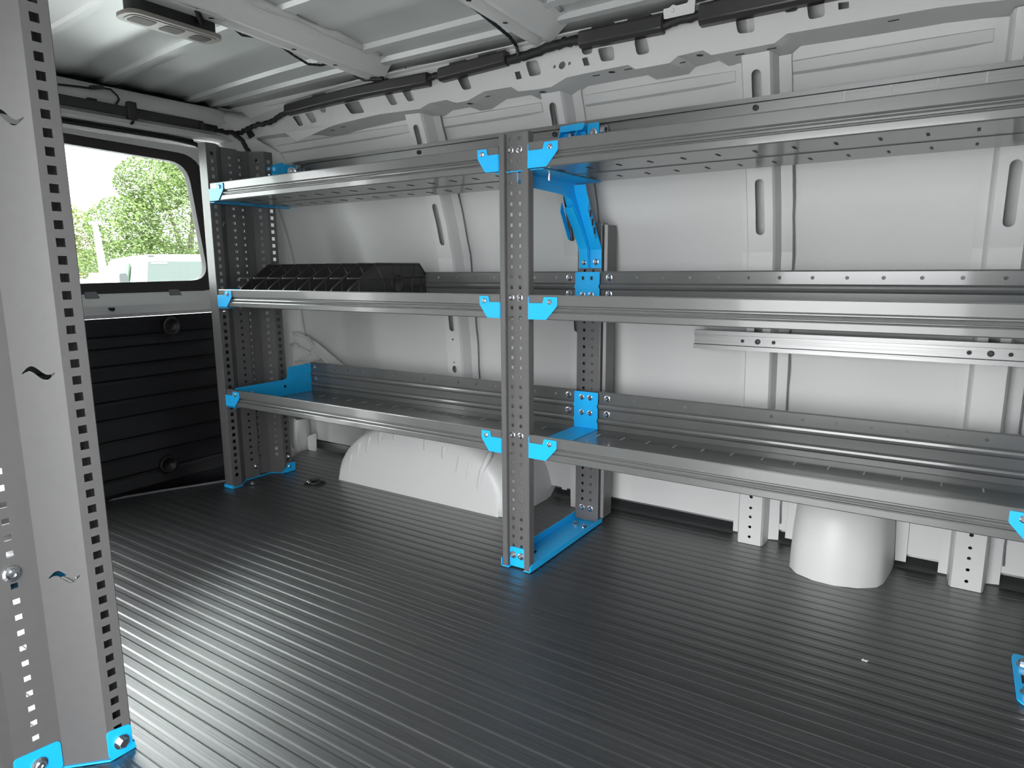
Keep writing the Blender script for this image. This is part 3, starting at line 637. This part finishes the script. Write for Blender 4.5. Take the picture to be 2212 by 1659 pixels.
# blue brackets joining the trays at the upright
for lv in (1, 2, 3):
    zt = ZL[lv]; z0 = zt-.058; dep = .365 if lv < 3 else .312; b = MB()
    b.prism([(.0835+u, zt+v) for u, v in ear_poly()], lambda u, v, a: (u, -.0035+a, v), 0, .0022)
    b.prism([(-.0015-u*.76, zt+v) for u, v in ear_poly()], lambda u, v, a: (u, -.0035+a, v), 0, .0022)
    b.box((.0818, -.002, zt-.0585), (.0838, .024, zt-.004)); b.box((-.0018, -.002, zt-.0585), (.0002, .024, zt-.019))
    b.box((.0205, .026, z0+.0005), (.0985, dep-.002, z0+.0022))
    if lv < 3:
        bk = [(.0205, z0), (.0985, z0), (.0985, z0+.019), (.096, z0+.022), (.095, z0+.026), (.096, z0+.030), (.0985, z0+.034), (.0985, z0+.062), (.096, z0+.065), (.095, z0+.069), (.096, z0+.073), (.0985, z0+.077), (.0985, z0+.1105), (.0205, z0+.1105), (.0205, z0+.077), (.0185, z0+.073), (.0175, z0+.069), (.0185, z0+.065), (.0205, z0+.062), (.0205, z0+.034), (.0185, z0+.030), (.0175, z0+.026), (.0185, z0+.022), (.0205, z0+.019)]
        b.prism(bk, lambda u, v, a: (u, dep-.011+a, v), 0, .002)
        b.box((.0205, .20, z0-.016), (.0225, dep, z0-.001)); b.box((.0965, .20, z0-.010), (.0985, dep, z0-.001))
    bo = UP.part('shelf_bracket', b, 'blue', label='blue shelf bracket', bevel=.0006)
    UP.share('screw', SCREW, (.0835+.060, -.0035, zt-.0155)); UP.share('screw', SCREW, (-.0015-.060*.76, -.0035, zt-.0155))
    if lv < 3:
        for x in (.046, .073):
            zz_ = (z0+.094, z0+.048) if lv == 1 else (z0+.046,)
            for zz in zz_: UP.share('bolt', BOLT, (x, dep-.0115, zz), scale=(.85, .8, .85))
        for zz in (z0+.094, z0+.048): UP.share('bolt', BOLT, (-.004, dep-.001, zz))
        if lv == 2:
            [UP.part('square_hole', MB().box((q, dep-.0118, z0+.088), (q+.007, dep-.0108, z0+.098)), 'matte', bo) for q in (.0425, .0695)]
# third upright, only its blue foot and bolts reach into view
U3 = Thing('shelf_upright', 'blue bolted foot of the next shelf upright at the floor edge of view', 'upright', (1.15, .1, 0))
mb, _, _ = folded_sheet([(1.140, .024), (1.140, 0), (1.154, 0), (1.154, .012), (1.207, .012), (1.207, 0), (1.222, 0), (1.222, .024)], .006, H, [])
U3.part('front_post', mb, 'grey', solid=.0016)
U3.part('foot_plate', MB().prism(roundpoly([(1.104, .040), (1.113, .026), (1.25, .026), (1.25, .215), (1.108, .215), (1.104, .200)], .004), lambda u, v, a: (u, v, .0+a), .0005, .004), 'blue', label='blue foot plate', bevel=.0006)
U3.part('plate_slot', MB().box((1.115, .100, .0036), (1.16, .132, .0046)), 'matte')
for y in (.066, .172): U3.share('bolt', BOLTHEX, (1.122, y, .004), (math.radians(-90), 0, 0), (1.35, 1.5, 1.35))
mb, _, _ = folded_sheet([(1.140, .44), (1.140, .40), (1.215, .40), (1.215, .44)], .006, .91, [])
U3.part('rear_post', mb, 'grey', solid=.0016)

# folded end panels
def end_panel(name, label, cat, x0, y0, sy, h, swz, base_tabs):
    """x0 face plane, y0 front edge, sy +1 = depth towards +y"""
    P = lambda rec, u: (x0-rec, y0+sy*u)
    path = [P(.030, .034), P(.043, .034), P(.043, .001), P(.042, 0), P(.001, 0), P(0, .001), P(0, .0365), P(.045, .084), P(.045, .147), P(.064, .156), P(.064, .180), P(.045, .189), P(.045, .198), P(0, .228), P(0, .262), P(.030, .262)]
    U = [0]
    for a, b in zip(path, path[1:]): U.append(U[-1]+math.dist(a, b))
    at = lambda i, q: lerp(U[i], U[i+1], q)
    cols = [(at(5+0, 0)+.001+.0175, .0125, .0125, .048, h-.02), (at(7, .52), .0095, .0085, .075, h-.02), (at(9, .5), .007, .009, .075, h-.02), (at(12, .5), .012, .012, .075, h-.02), (at(13, .5), .0125, .0125, .048, h-.02)]
    T_ = Thing(name, label, cat, (x0, y0+sy*.13, 0))
    mb, fn, U = folded_sheet(path, .004, h, cols, (at(6, .48), swz, .0245))
    sheet = T_.part('perforated_sheet', mb, 'grey', solid=.0016)
    bp = [P(.047, -.004), P(-.004, -.004), P(-.004, .038), P(.041, .085), P(.041, .147), P(.041, .198), P(-.004, .228), P(-.004, .275), P(.05, .275)]
    b = MB().prism([(x, y) for x, y in bp], lambda u, v, a: (u, v, a), .0005, .0035)
    b.grid([[(*p, .002), (*p, .012)] for p in (P(.047, -.003), P(-.003, -.003), P(-.003, .004))])
    fo = T_.part('base_plate', b, 'blue', label='blue base plate', bevel=.0005)
    return T_, P, fo, sheet
EP, P_, fo, _ = end_panel('end_panel', 'tall dark grey perforated end panel beside the rear door window', 'end panel', -1.193, .006, 1, 1.207, (.945, .610), None)
tabs = MB()
tabs.prism(roundpoly([(.205, .003), (.275, .003), (.275, .035), (.24, .035), (.232, .018)], .004), lambda u, v, a: (-1.190+a, .006+u, v), 0, .002)
EP.part('base_tab', tabs, 'blue', fo)
for y, z in ((.130, .045), (.250, .062), (.250, .022)): EP.share('bolt', BOLT, (-1.193 if y > .2 else -1.236, .006+y, z), (0, 0, math.radians(90)))
EP.share('bolt', BOLTHEX, (-1.17, .07, .004), (math.radians(-90), 0, 0))
NP, P_, fo, _ = end_panel('end_panel', 'tall light grey perforated end panel standing nearest the camera', 'end panel', -.131, -.905, -1, 1.207, (.990, .637, .322), None)
tabs = MB(); tabs2 = MB()
tabs.prism(roundpoly([(.000, .003), (.0385, .003), (.0385, .052), (.000, .046)], .007), lambda u, v, a: (-.1315+a, -.905-u, v), .001, .003)
tabs2.prism(roundpoly([(.086, .003), (.150, .003), (.150, .058), (.086, .052)], .007), lambda u, v, a: (-.1765+a, -.905-u, v), .001, .003)
NP.part('base_tab', tabs, 'blue', fo, bevel=.0005); NP.part('base_tab', tabs2, 'blue', fo, bevel=.0005)
NP.share('bolt', BOLTHEX, (-.1285, -.905-.018, .024), (0, 0, math.radians(90)), (1.25, 1.25, 1.25))
NP.share('bolt', BOLT, (-.1735, -.905-.118, .030), (0, 0, math.radians(90)), (1.2, 1.2, 1.2))
NP.share('bolt', BOLT, (-.1755, -.905-.1185, .345), (0, 0, math.radians(90)), (1.25, 1.5, 1.25))
LS = Thing('steel_shelf', 'lowest shelf of the unit behind the nearest end panel, blue end glimpsed through its holes', 'shelf', (-.2, -.93, .31))
lt = MB(); lt.grid([[(x, -.92-y, z) for y, z in ((.0, .372), (.0, .314), (.33, .314), (.33, .42))] for x in (-1.35, -.2)])
LS.part('shelf_tray', lt, 'tray', solid=.0014)
LS.part('end_bracket', MB().box((-.213, -1.24, .30), (-.209, -.93, .36)), 'blue', label='blue end bracket')

# black shelf dividers
DIVN = ['first', 'second', 'third', 'fourth', 'fifth', 'sixth', 'seventh', 'eighth']
zf = ZL[2]-.058
dpoly = roundpoly([(.012, zf+.002), (.012, zf+.060), (.022, zf+.068), (.128, zf+.138), (.328, zf+.138), (.356, zf+.106), (.356, zf+.002)], .003)
rib_ = MB()
def bar(b, pts, r=.0030):
    b.tube([(0, y, zf+z) for y, z in pts], r, 6)
plate = MB().prism(dpoly, lambda u, v, a: (a, u, v), -.0015, .0015)
for pts in ([(.012, .096), (.356, .096)], [(.055, .003), (.055, .096)], [(.133, .13), (.155, .096), (.165, .07), (.16, .003)], [(.20, .135), (.203, .108)], [(.237, .135), (.236, .108)], [(.305, .135), (.298, .096), (.29, .07), (.297, .003)], [(.335, .096), (.335, .003)]): bar(rib_, pts)
rib_.lathe((-.0015, .222, zf+.079), (1, 0, 0), [(.029, 0), (.029, .0045), (.026, .005), (.025, .0036)], 22)
rib_.tube([(0, .222+.037*math.cos(a), zf+.079+.037*math.sin(a)) for a in [math.radians(-80+8*k) for k in range(10)]], .002, 6)
rib_.tube([(0, .222-.037*math.cos(a), zf+.079+.037*math.sin(a)) for a in [math.radians(-80+8*k) for k in range(10)]], .002, 6)
edge = MB().tube([(0, .012, zf+.045), (0, .013, zf+.060), (0, .022, zf+.068), (0, .128, zf+.1385), (0, .328, zf+.1385), (0, .356, zf+.106)], .0042, 8)
mats = [mesh_only(m_, 'plastic', s2) for m_, s2 in ((plate, False), (rib_, True), (edge, True))]
for k in range(8):
    n = DIVN[7-k]
    lab = {0: 'eighth black divider on the middle shelf, the one beside the perforated end panel', 7: 'first black divider on the middle shelf, whole ribbed face and round emblem showing'}.get(k, '%s black divider on the middle shelf, counted from the slotted post' % n)
    D_ = thing('shelf_divider', lab, 'divider', (-1.067+.0737*k, 0, 0), 'black plastic dividers on the middle shelf')
    for nm, me in zip(('divider_plate', 'stiffening_ribs', 'rolled_edge'), mats):
        o = bpy.data.objects.new(nm, me); COL.objects.link(o); o.parent = D_
        if nm == 'stiffening_ribs': o['kind'] = 'stuff'

# ------------------------------------------------------------------ aluminium rails on the wall
def rail(name, label, x0, x1, zc, hgt, y0, bolts, holes, spacers, ticks=()):
    T_ = Thing(name, label, 'rail', ((x0+x1)/2, y0, zc))
    h = hgt/2; a = .011
    pr = [(.0, h), (.0, h-a), (.004, h-a-.001), (.008, h-a-.001), (.008, -h+a+.001), (.004, -h+a+.001), (0, -h+a), (0, -h), (.020, -h), (.020, h)]
    b = MB(); n = len(pr)
    b.grid([[(x, y0+d, zc+v) for d, v in pr] for x in (x0, x1)], closed=True)
    b.f.append([b.vt((x0, y0+d, zc+v)) for d, v in pr]); b.f.append([b.vt((x1, y0+d, zc+v)) for d, v in pr])
    body = T_.part('rail_profile', b, 'alu')
    if holes: 
        for x in holes:
            T_.part('drilled_hole', MB().lathe((x, y0+.0078, zc), (0, -1, 0), [(.0048, 0), (.0048, .0004)], 12), 'matte', body)
            T_.part('hole_rim', MB().lathe((x, y0+.0079, zc), (0, -1, 0), [(.0060, 0), (.0060, .0002)], 12), 'paint', body)
    for x in bolts:
        T_.part('black_socket_bolt', MB().lathe((x, y0+.0075, zc), (0, -1, 0), [(.0070, 0), (.0068, .004), (.0045, .0045), (.004, .002)], 14), 'dgrey')
    for x, w_ in spacers: T_.part('spacer', MB().box((x-w_/2, y0+.0195, zc-.014), (x+w_/2, Yr(zc)+.006, zc+.014)), 'cavity')
    for x in ticks: T_.part('pale_joint_mark', MB().box((x, y0+.0072, zc-h+a), (x+.003, y0+.0082, zc+h-a)), 'paint')
    return T_
rail('wall_rail', 'bare aluminium wall rail below the middle shelf of the near bay', .346, 1.40, .586, .050, .445, (.517, 1.023), (.477, .557, .983, 1.060), ((.512, .02), (1.028, .02)))
rail('wall_rail', 'long aluminium wall rail showing above the top shelves', -1.20, 1.40, 1.155, .046, .330, (-.545, -.04, .510, 1.028), (), ((-.538, .02), (-.036, .02), (.512, .02)), (.70, .79, .875, .96))
CLP = Thing('rail_clamp', 'blue rail clamp bracket over the top shelf joint above the post', 'bracket', (.05, .3, 1.11))
cb = MB(); cb.box((.0, .316, 1.085), (.070, .319, 1.155)); cb.prism(roundpoly([(.315, 1.085), (.290, 1.085), (.285, 1.13), (.300, 1.162), (.315, 1.162)], .004), lambda u, v, a: (.0+a, u, v), 0, .002)
cb.prism(roundpoly([(.315, 1.085), (.290, 1.085), (.285, 1.13), (.300, 1.162), (.315, 1.162)], .004), lambda u, v, a: (.052+a, u, v), 0, .002)
cb.prism([(.0, 1.148), (.070, 1.148), (.078, 1.160), (.074, 1.166), (.004, 1.164)], lambda u, v, a: (u, .292+a, v), 0, .026)
cb.prism(roundpoly([(.074, 1.085), (.112, 1.085), (.112, 1.166), (.078, 1.166)], .004), lambda u, v, a: (u, .310+a, v), 0, .0025)
CLP.part('clamp_body', cb, 'blue')
CLP.share('bolt', BOLT, (.095, .310, 1.140), scale=(1.2, 1.5, 1.2))
CLP.part('tube_end', MB().lathe((.118, .316, 1.143), (1, 0, 0), [(.014, 0), (.014, .012), (.010, .012), (.010, .002)], 14), 'zinc')
CLP.part('tube_end', MB().lathe((.030, .300, 1.135), (1, 0, 0), [(.012, 0), (.012, .008), (.008, .008), (.008, .002)], 14), 'zinc', smooth=False)
CLP2 = Thing('rail_clamp', 'blue rail clamp bracket on the top shelf beside the end panel', 'bracket', (-1.14, .29, 1.09))
cb = MB(); cb.prism(roundpoly([(-1.235, 1.08), (-1.235, 1.152), (-1.19, 1.158), (-1.185, 1.163), (-1.125, 1.166), (-1.120, 1.09)], .003), lambda u, v, a: (u, .262+a, v), 0, .003)
cb.box((-1.125, .265, 1.08), (-1.122, .318, 1.160))
CLP2.part('clamp_body', cb, 'blue')
CLP2.share('bolt', BOLT, (-1.205, .262, 1.138))
CLP2.part('tube_end', MB().lathe((-1.11, .29, 1.135), (.6, -.8, 0), [(.016, 0), (.016, .010), (.010, .011), (.009, .002)], 14), 'zinc')
CLP2.part('flat_bar', MB().box((-1.12, .300, 1.118), (-1.06, .303, 1.146)), 'zinc')

# ------------------------------------------------------------------ wiring covers, cables, lamp
COV = [((-1.135, 1.354), (-.43, 1.343), 'black wiring cover on the cant rail nearest the rear door', .036), ((-.385, 1.347), (-.150, 1.357), 'black wiring cover on the cant rail between the two roof bows', .036), ((.079, 1.361), (.303, 1.359), 'black wiring cover on the cant rail above the near bay, left of the white clip', .040), ((.392, 1.359), (.90, 1.359), 'long black wiring cover on the cant rail, cut off by the picture top', .046)]
for (xa, za), (xb, zb_), lab, hh in COV:
    T_ = Thing('wiring_cover', lab, 'cover', ((xa+xb)/2, .2, 1.33), 'black wiring covers on the cant rail')
    n = 8; rows = []
    for k in range(n+1):
        x = lerp(xa, xb, k/n); z = lerp(za, zb_, k/n); y1 = yb(x, z)-.003; d = .032
        rows.append([(x, y1, z+hh*.55), (x, y1-d*.75, z+hh*.55), (x, y1-d, z+hh*.38), (x, y1-d, z-hh*.30), (x, y1-d*.70, z-hh*.5), (x, y1, z-hh*.5)])
    b = MB().grid(rows, closed=True); b.f.append([b.vt(p) for p in rows[0]]); b.f.append([b.vt(p) for p in rows[-1]])
    T_.part('cover_body', b, 'plastic', bevel=.002)
    for q in (.28, .72):
        x = lerp(xa, xb, q); z = lerp(za, zb_, q)+hh*.55
        T_.part('mounting_tab', MB().box((x-.03, yb(x, z)-.026, z), (x+.03, yb(x, z)-.006, z+.006)), 'plastic')
WC = Thing('rail_clip', 'small white metal clip on the cant rail between two wiring covers', 'clip', (.365, .2, 1.365))
cb = MB(); cb.prism(roundpoly([(.308, 1.365), (.382, 1.365), (.384, 1.402), (.368, 1.403), (.365, 1.390), (.338, 1.389), (.330, 1.394), (.320, 1.388), (.306, 1.388)], .003), lambda u, v, a: (u, .250+a, v), 0, .0025)
cb.lathe((.330, .250, 1.380), (0, -1, 0), [(.005, 0), (.003, .003)], 8)
WC.part('clip_body', cb, 'paint', bevel=.0006)
def cable(name, label, pts, r, m='matte', wob=.0, cat='cable'):
    P = []
    for i in range(len(pts)-1):
        for k in range(6):
            q = k/6; p = Vector(pts[i]).lerp(Vector(pts[i+1]), q); P.append(p+Vector((0, wob*math.sin(i*6+k*2.3), wob*math.cos(i*5+k*1.7))))
    P.append(Vector(pts[-1])); b = Vector(P[0])
    o = obj(name, MB().tube([p-b for p in P], [r*(1+.12*math.sin(3.1*i)) for i in range(len(P))], 8), m, smooth=True); o.location = b
    return tagp(o, label, cat)
yc = lambda x, z: yb(x, z)-.016
cable('wiring_harness', 'taped black wiring harness between the covers behind the second roof bow', [(-.155, yc(-.15, 1.35), 1.352), (-.08, yc(0, 1.35), 1.354), (-.01, yc(0, 1.35), 1.363), (.04, yc(0, 1.35), 1.366), (.09, yc(.1, 1.35), 1.364)], .0125, 'matte', .0015)
cable('wiring_harness', 'short taped wiring harness joining the first two covers from the rear', [(-.44, yc(-.4, 1.34), 1.345), (-.41, yc(-.4, 1.34), 1.350), (-.38, yc(-.35, 1.34), 1.349)], .010, 'matte', .0015)
cable('wiring_harness', 'short taped wiring harness beneath the white metal clip', [(.295, yc(.32, 1.35), 1.354), (.34, yc(.36, 1.35), 1.361), (.40, yc(.41, 1.35), 1.361)], .011, 'matte', .0015)
cable('wiring_harness', 'black taped cable bending round the rear roof corner', [(-1.13, .295, 1.345), (-1.18, .298, 1.335), (-1.23, .30, 1.322), (-1.31, .298, 1.322), (-1.37, .30, 1.314), (-1.40, .29, 1.302), (-1.415, .235, 1.298), (-1.42, .16, 1.306)], .0085, 'matte', .002)
cable('wiring_harness', 'black taped branch cable dropping behind the end panel top', [(-1.395, .255, 1.295), (-1.385, .285, 1.275), (-1.375, .295, 1.245), (-1.37, .33, 1.20)], .009, 'matte', .001)
cable('roof_cable', 'thin black cable hanging along the rear edge of the first roof bow', [(-.690, -.235, 1.415), (-.690, -.19, 1.396), (-.690, -.14, 1.404), (-.692, -.07, 1.402), (-.695, -.02, 1.388), (-.70, .035, 1.378), (-.695, .08, 1.384), (-.69, .12, 1.40)], .0035)
cable('roof_cable', 'black cable looping from the first roof bow to the wiring cover', [(-.70, .195, 1.410), (-.71, .235, 1.392), (-.69, .25, 1.380), (-.65, .252, 1.376), (-.61, .252, 1.372)], .006)
cable('roof_cable', 'thin black cable along the second roof bow down to the harness', [(-.085, -.14, 1.418), (-.087, -.02, 1.410), (-.090, .06, 1.402), (-.098, .14, 1.396), (-.104, .205, 1.390), (-.106, .243, 1.376), (-.104, .252, 1.352)], .0045)
cable('header_cable', 'thin black cable with connector looping over the header trim', [(-1.437, -.36, 1.352), (-1.436, -.25, 1.362), (-1.434, -.23, 1.363), (-1.434, -.19, 1.371), (-1.430, -.165, 1.372), (-1.43, -.145, 1.357), (-1.43, -.14, 1.345), (-1.434, -.15, 1.327)], .0032)
c_ = obj('cable_connector', MB().box((-.008, -.022, -.006), (.006, .022, .006)), 'plastic', bevel=.002); c_.location = (-1.433, -.205, 1.370); c_.rotation_euler = (math.radians(12), 0, 0)
tagp(c_, 'small black inline connector on the header cable', 'connector')
DL = Thing('dome_lamp', 'taupe three lens roof lamp in black housing beside the roof bow', 'lamp', (-.715, -.38, 1.40))
dx, dz_ = -.712, 1.372
tilt_ = lambda y: dz_+.0*(y+.38)
DL.part('lamp_housing', MB().prism(rrect(dx-.030, dx+.034, -.478, -.266, .02), lambda u, v, a: (u, v, a), dz_+.002, dz_+.040), 'matte', bevel=.002)
DL.part('lamp_bezel', MB().prism(rrect(dx-.042, dx+.040, -.492, -.252, .026), lambda u, v, a: (u, v, a), dz_-.007, dz_+.003), 'lamp', bevel=.003)
for y, w_ in ((-.445, .055), (-.372, .05), (-.298, .045)):
    DL.part('lamp_lens', MB().prism(rrect(dx-.022, dx+.022, y-w_/2, y+w_/2, .010), lambda u, v, a: (u, v, a), dz_-.0095, dz_-.006), 'lens', bevel=.001)
DL.part('lamp_face', MB().prism(rrect(dx-.030, dx+.028, -.480, -.264, .018), lambda u, v, a: (u, v, a), dz_-.0085, dz_-.006), 'lamp')
DL.part('plug_lead', MB().tube([(dx+.03, -.40, dz_+.035), (dx+.055, -.385, dz_+.045), (dx+.07, -.35, dz_+.035), (dx+.055, -.325, dz_+.012), (dx+.03, -.325, dz_+.02)], .007, 8), 'matte', smooth=True)
DL.part('mounting_bracket', MB().box((dx+.02, -.47, dz_+.028), (dx+.075, -.27, dz_+.032)), 'paint')

# tie-down ring and scraps on the mat
TD = Thing('tie_down_ring', 'small black and chrome tie-down fitting in the mat before the wheel arch', 'tie-down', (-.985, .205, 0))
TD.part('recess_cup', MB().lathe((-.985, .205, .0), (0, 0, 1), [(.040, 0), (.038, .003), (.030, .004), (.026, .001)], 18, .8), 'matte', smooth=True)
TD.part('ring', MB().tube([(-.985+.022*math.cos(a), .205+.018*math.sin(a), .009+.004*math.sin(a)) for a in [2*math.pi*k/16 for k in range(17)]], .0035, 6), 'plastic', smooth=True)
TD.part('ring_lug', MB().lathe((-1.012, .196, .002), (0, 0, 1), [(.006, 0), (.006, .006), (.003, .009)], 10), 'zinc', smooth=True)
TD.part('ring_lug', MB().lathe((-.996, .190, .002), (0, 0, 1), [(.007, 0), (.006, .006), (.003, .009)], 10), 'zinc', smooth=True)
for (x, y), s_, lab in (((.858, .030), .006, 'tiny white paper scrap on the mat toward the near corner'),):
    o = obj('paper_scrap', MB().prism([(-1.0*s_, -.4*s_), (.8*s_, -.6*s_), (1.1*s_, .5*s_), (-.2*s_, .1*s_), (-.6*s_, .9*s_)], lambda u, v, a: (u, v, a), .0002, .0016), 'white'); o.location = (x, y, .0003); tagp(o, lab, 'scrap')

# ------------------------------------------------------------------ outside
GZ = -.70
gnd = obj('ground', MB().prism([(-90, -60), (40, -60), (40, 70), (-90, 70)], lambda u, v, a: (u, v, a), GZ-.05, GZ), 'concrete'); tagp(gnd, kind='structure')
def tree(name, label, base, trunk_h, blobs, n, size, m, cat='tree', group=None, droop=.5):
    T_ = Thing(name, label, cat, base, group)
    bx, by, bz = base; tk = MB().tube([(bx, by, bz), (bx+.05, by+.03, bz+trunk_h*.5), (bx, by+.1, bz+trunk_h)], [.22, .16, .09], 8)
    for (cx_, cy_, cz_), r, _ in blobs: tk.tube([(bx, by+.05, bz+trunk_h*.6), ((bx+cx_)/2, (by+cy_)/2, (bz+trunk_h+cz_)/2), (cx_, cy_, cz_)], [.09, .06, .03], 6)
    T_.part('trunk', tk, 'bark', smooth=True)
    lf = MB(); tot = sum(r[0]*r[1]*r[2] for _, r, _ in blobs)
    for c, r, wgt in blobs:
        for _ in range(int(n*wgt)):
            while True:
                v_ = Vector((random.uniform(-1, 1), random.uniform(-1, 1), random.uniform(-1, 1)))
                if v_.length < 1: break
            v_ = v_*(v_.length**.15/max(v_.length, .05)) if random.random() < .4 else v_
            if v_.length > 1.1: v_ = v_.normalized()*1.05
            p = Vector((c[0]+v_.x*r[0], c[1]+v_.y*r[1], c[2]+v_.z*r[2]))
            if p.z < bz+.05: continue
            u = Vector((random.gauss(0, 1), random.gauss(0, 1), random.gauss(0, .5))).normalized(); w_ = u.cross(Vector((random.gauss(0, 1), random.gauss(0, 1), random.gauss(0, 1)))).normalized(); s_ = size*random.uniform(.6, 1.3)
            i0 = len(lf.v); lf.v += [tuple(p-u*s_), tuple(p+w_*s_*.45), tuple(p+u*s_), tuple(p-w_*s_*.45)]; lf.f.append([i0, i0+1, i0+2, i0+3])
    o = T_.part('foliage', lf, m, recalc=False); o['kind'] = 'stuff'
    return T_
tree('broad_tree', 'large spreading green tree filling the right of the rear window', (-21, 11.9, GZ), 2.2,
     [((-21, 12.2, 2.4), (1.8, 2.4, 1.5), .34), ((-21, 11.0, 3.6), (1.2, 1.2, .9), .16), ((-21, 12.6, 4.6), (1.4, 1.3, 1.0), .18), ((-21, 9.9, 2.2), (1.0, 1.1, .9), .13), ((-21, 13.8, 3.4), (1.4, 1.5, 1.4), .15), ((-21, 10.4, 1.1), (1.2, 2.0, .7), .14)], 42000, .055, 'leaf')
tree('round_tree', 'yellow-green rounded tree at the left of the rear window', (-24, 9.2, GZ), 1.6,
     [((-24, 9.3, 1.9), (1.2, 1.15, 1.2), .6), ((-24, 8.3, 1.4), (1.0, .9, 1.0), .3), ((-24, 9.4, .8), (1.1, 1.2, .8), .3)], 15000, .05, 'leaf2')
tree('hedge_tree', 'low green hedge row behind the parked van', (-27, 13.5, GZ), .6,
     [((-27, 11.0, .6), (1.0, 2.2, 1.1), .3), ((-27, 14.5, .9), (1.0, 2.6, 1.4), .4), ((-27, 18.0, 1.0), (1.0, 2.6, 1.5), .3)], 12000, .07, 'leaf')
# parked white van facing us
vx, vy0, vy1 = -11.0, 4.72, 6.85
VN = Thing('parked_van', 'white parked van seen through the rear window', 'van', (vx, vy0, GZ))
VN.e.rotation_euler = (0, 0, math.radians(-21))
def vp(y, z, dx=0): return (vx-dx, y, z)
sec = []
for z, ins, dx in ((GZ+.25, .04, -.75), (.1, .0, -.7), (.52, .02, -.25), (.60, .03, 0), (.85, .10, .35), (1.02, .18, .62), (1.075, .26, .75), (1.10, .42, .95)):
    ring_ = [(vx-dx-4.2, vy0+ins, z), (vx-dx, vy0+ins+.03, z), (vx-dx+.10, vy0+ins+.22, z), (vx-dx+.15, (vy0+vy1)/2, z), (vx-dx+.10, vy1-ins-.22, z), (vx-dx, vy1-ins-.03, z), (vx-dx-4.2, vy1-ins, z)]
    sec.append(ring_)
b = MB().grid(sec, closed=True); b.f.append([b.vt(p) for p in sec[-1]])
VN.part('van_body', b, 'white', smooth='auto')
ws = MB().prism([(vy0+.27, .60), (vy1-.27, .60), (vy1-.36, .965), (vy0+.38, .965)], lambda u, v, a: (vx+.165-(v-.60)*1.40+a, u, v), -.01, .012)
ws2 = MB(); 
for i in range(8):
    pass
VN.part('windshield', ws, 'wind')
VN.part('side_window', MB().prism([(-.95, .60), (-.10, .60), (-.42, .93), (-.95, .95)], lambda u, v, a: (vx+u-.1, vy0+.03+(v-.6)*.28+a, v), -.02, .004), 'side')
VN.part('door_mirror', MB().prism(roundpoly([(vy0-.14, .48), (vy0-.0, .48), (vy0-.01, .76), (vy0-.13, .76)], .04), lambda u, v, a: (vx-.05+a, u, v), 0, .16), 'dgrey', bevel=.02)
VN.part('roof_marker', MB().box((vx-.68, vy0+.42, 1.045), (vx-.56, vy0+.52, 1.075)), 'dgrey')
VN.part('roof_marker', MB().box((vx-.70, vy0+1.05, 1.06), (vx-.62, vy0+1.75, 1.085)), 'dgrey')
VN.part('windshield_label', MB().box((vx-.30, vy0+.42, .88), (vx-.275, vy0+.68, .945)), 'white')
BX = Thing('box_truck', 'white box body parked behind the van', 'truck', (-18, 8.8, GZ))
BX.part('cargo_box', MB().box((-18.9, 7.72, GZ+.4), (-17.3, 9.9, .76)), 'white', bevel=.03)
BX.part('wheel', MB().lathe((-17.8, 7.70, GZ+.4), (0, 1, 0), [(.38, 0), (.4, .05), (.4, .2), (.38, .25)], 16), 'dgrey')
PC = Thing('parked_car', 'white parked car with red tail lamps at the window edge', 'car', (-18, 6.6, GZ))
cs = []
for x, w_, z0_, z1_ in ((-20, .7, -.3, .15), (-19.6, .8, -.4, .45), (-18.6, .85, -.45, .62), (-17.8, .85, -.45, .58), (-17.3, .8, -.4, .25)):
    cs.append([(x, 6.8-w_, z0_), (x, 6.8-w_*.95, (z0_+z1_)/2), (x, 6.8-w_*.7, z1_), (x, 6.8+w_*.7, z1_), (x, 6.8+w_*.95, (z0_+z1_)/2), (x, 6.8+w_, z0_)])
b = MB().grid(cs, closed=True); b.f += [[b.vt(p) for p in cs[0]], [b.vt(p) for p in cs[-1]]]
PC.part('car_body', b, 'white', smooth='auto')
PC.part('tail_lamp', MB().box((-17.5, 7.45, .02), (-17.25, 7.60, .30)), 'red')
for x in (-19.2, -17.9): PC.part('wheel', MB().lathe((x, 7.5, GZ+.32), (0, 1, 0), [(.3, 0), (.32, .04), (.32, .16), (.3, .2)], 14), 'dgrey')
LP = Thing('lamp_post', 'slender white lamp post between the trees', 'post', (-16, 6.75, GZ))
LP.part('pole', MB().tube([(-16, 6.72, GZ), (-16, 6.72, 1.0), (-16, 6.66, 1.9)], [.10, .085, .055], 10), 'white', smooth=True)
LP.part('pole_base', MB().lathe((-16, 6.72, GZ), (0, 0, 1), [(.22, 0), (.2, .3), (.12, .36)], 12), 'cavity')
LP.part('lamp_head', MB().box((-16.2, 6.60, 1.88), (-15.8, 6.72, 1.95)), 'white', bevel=.02)
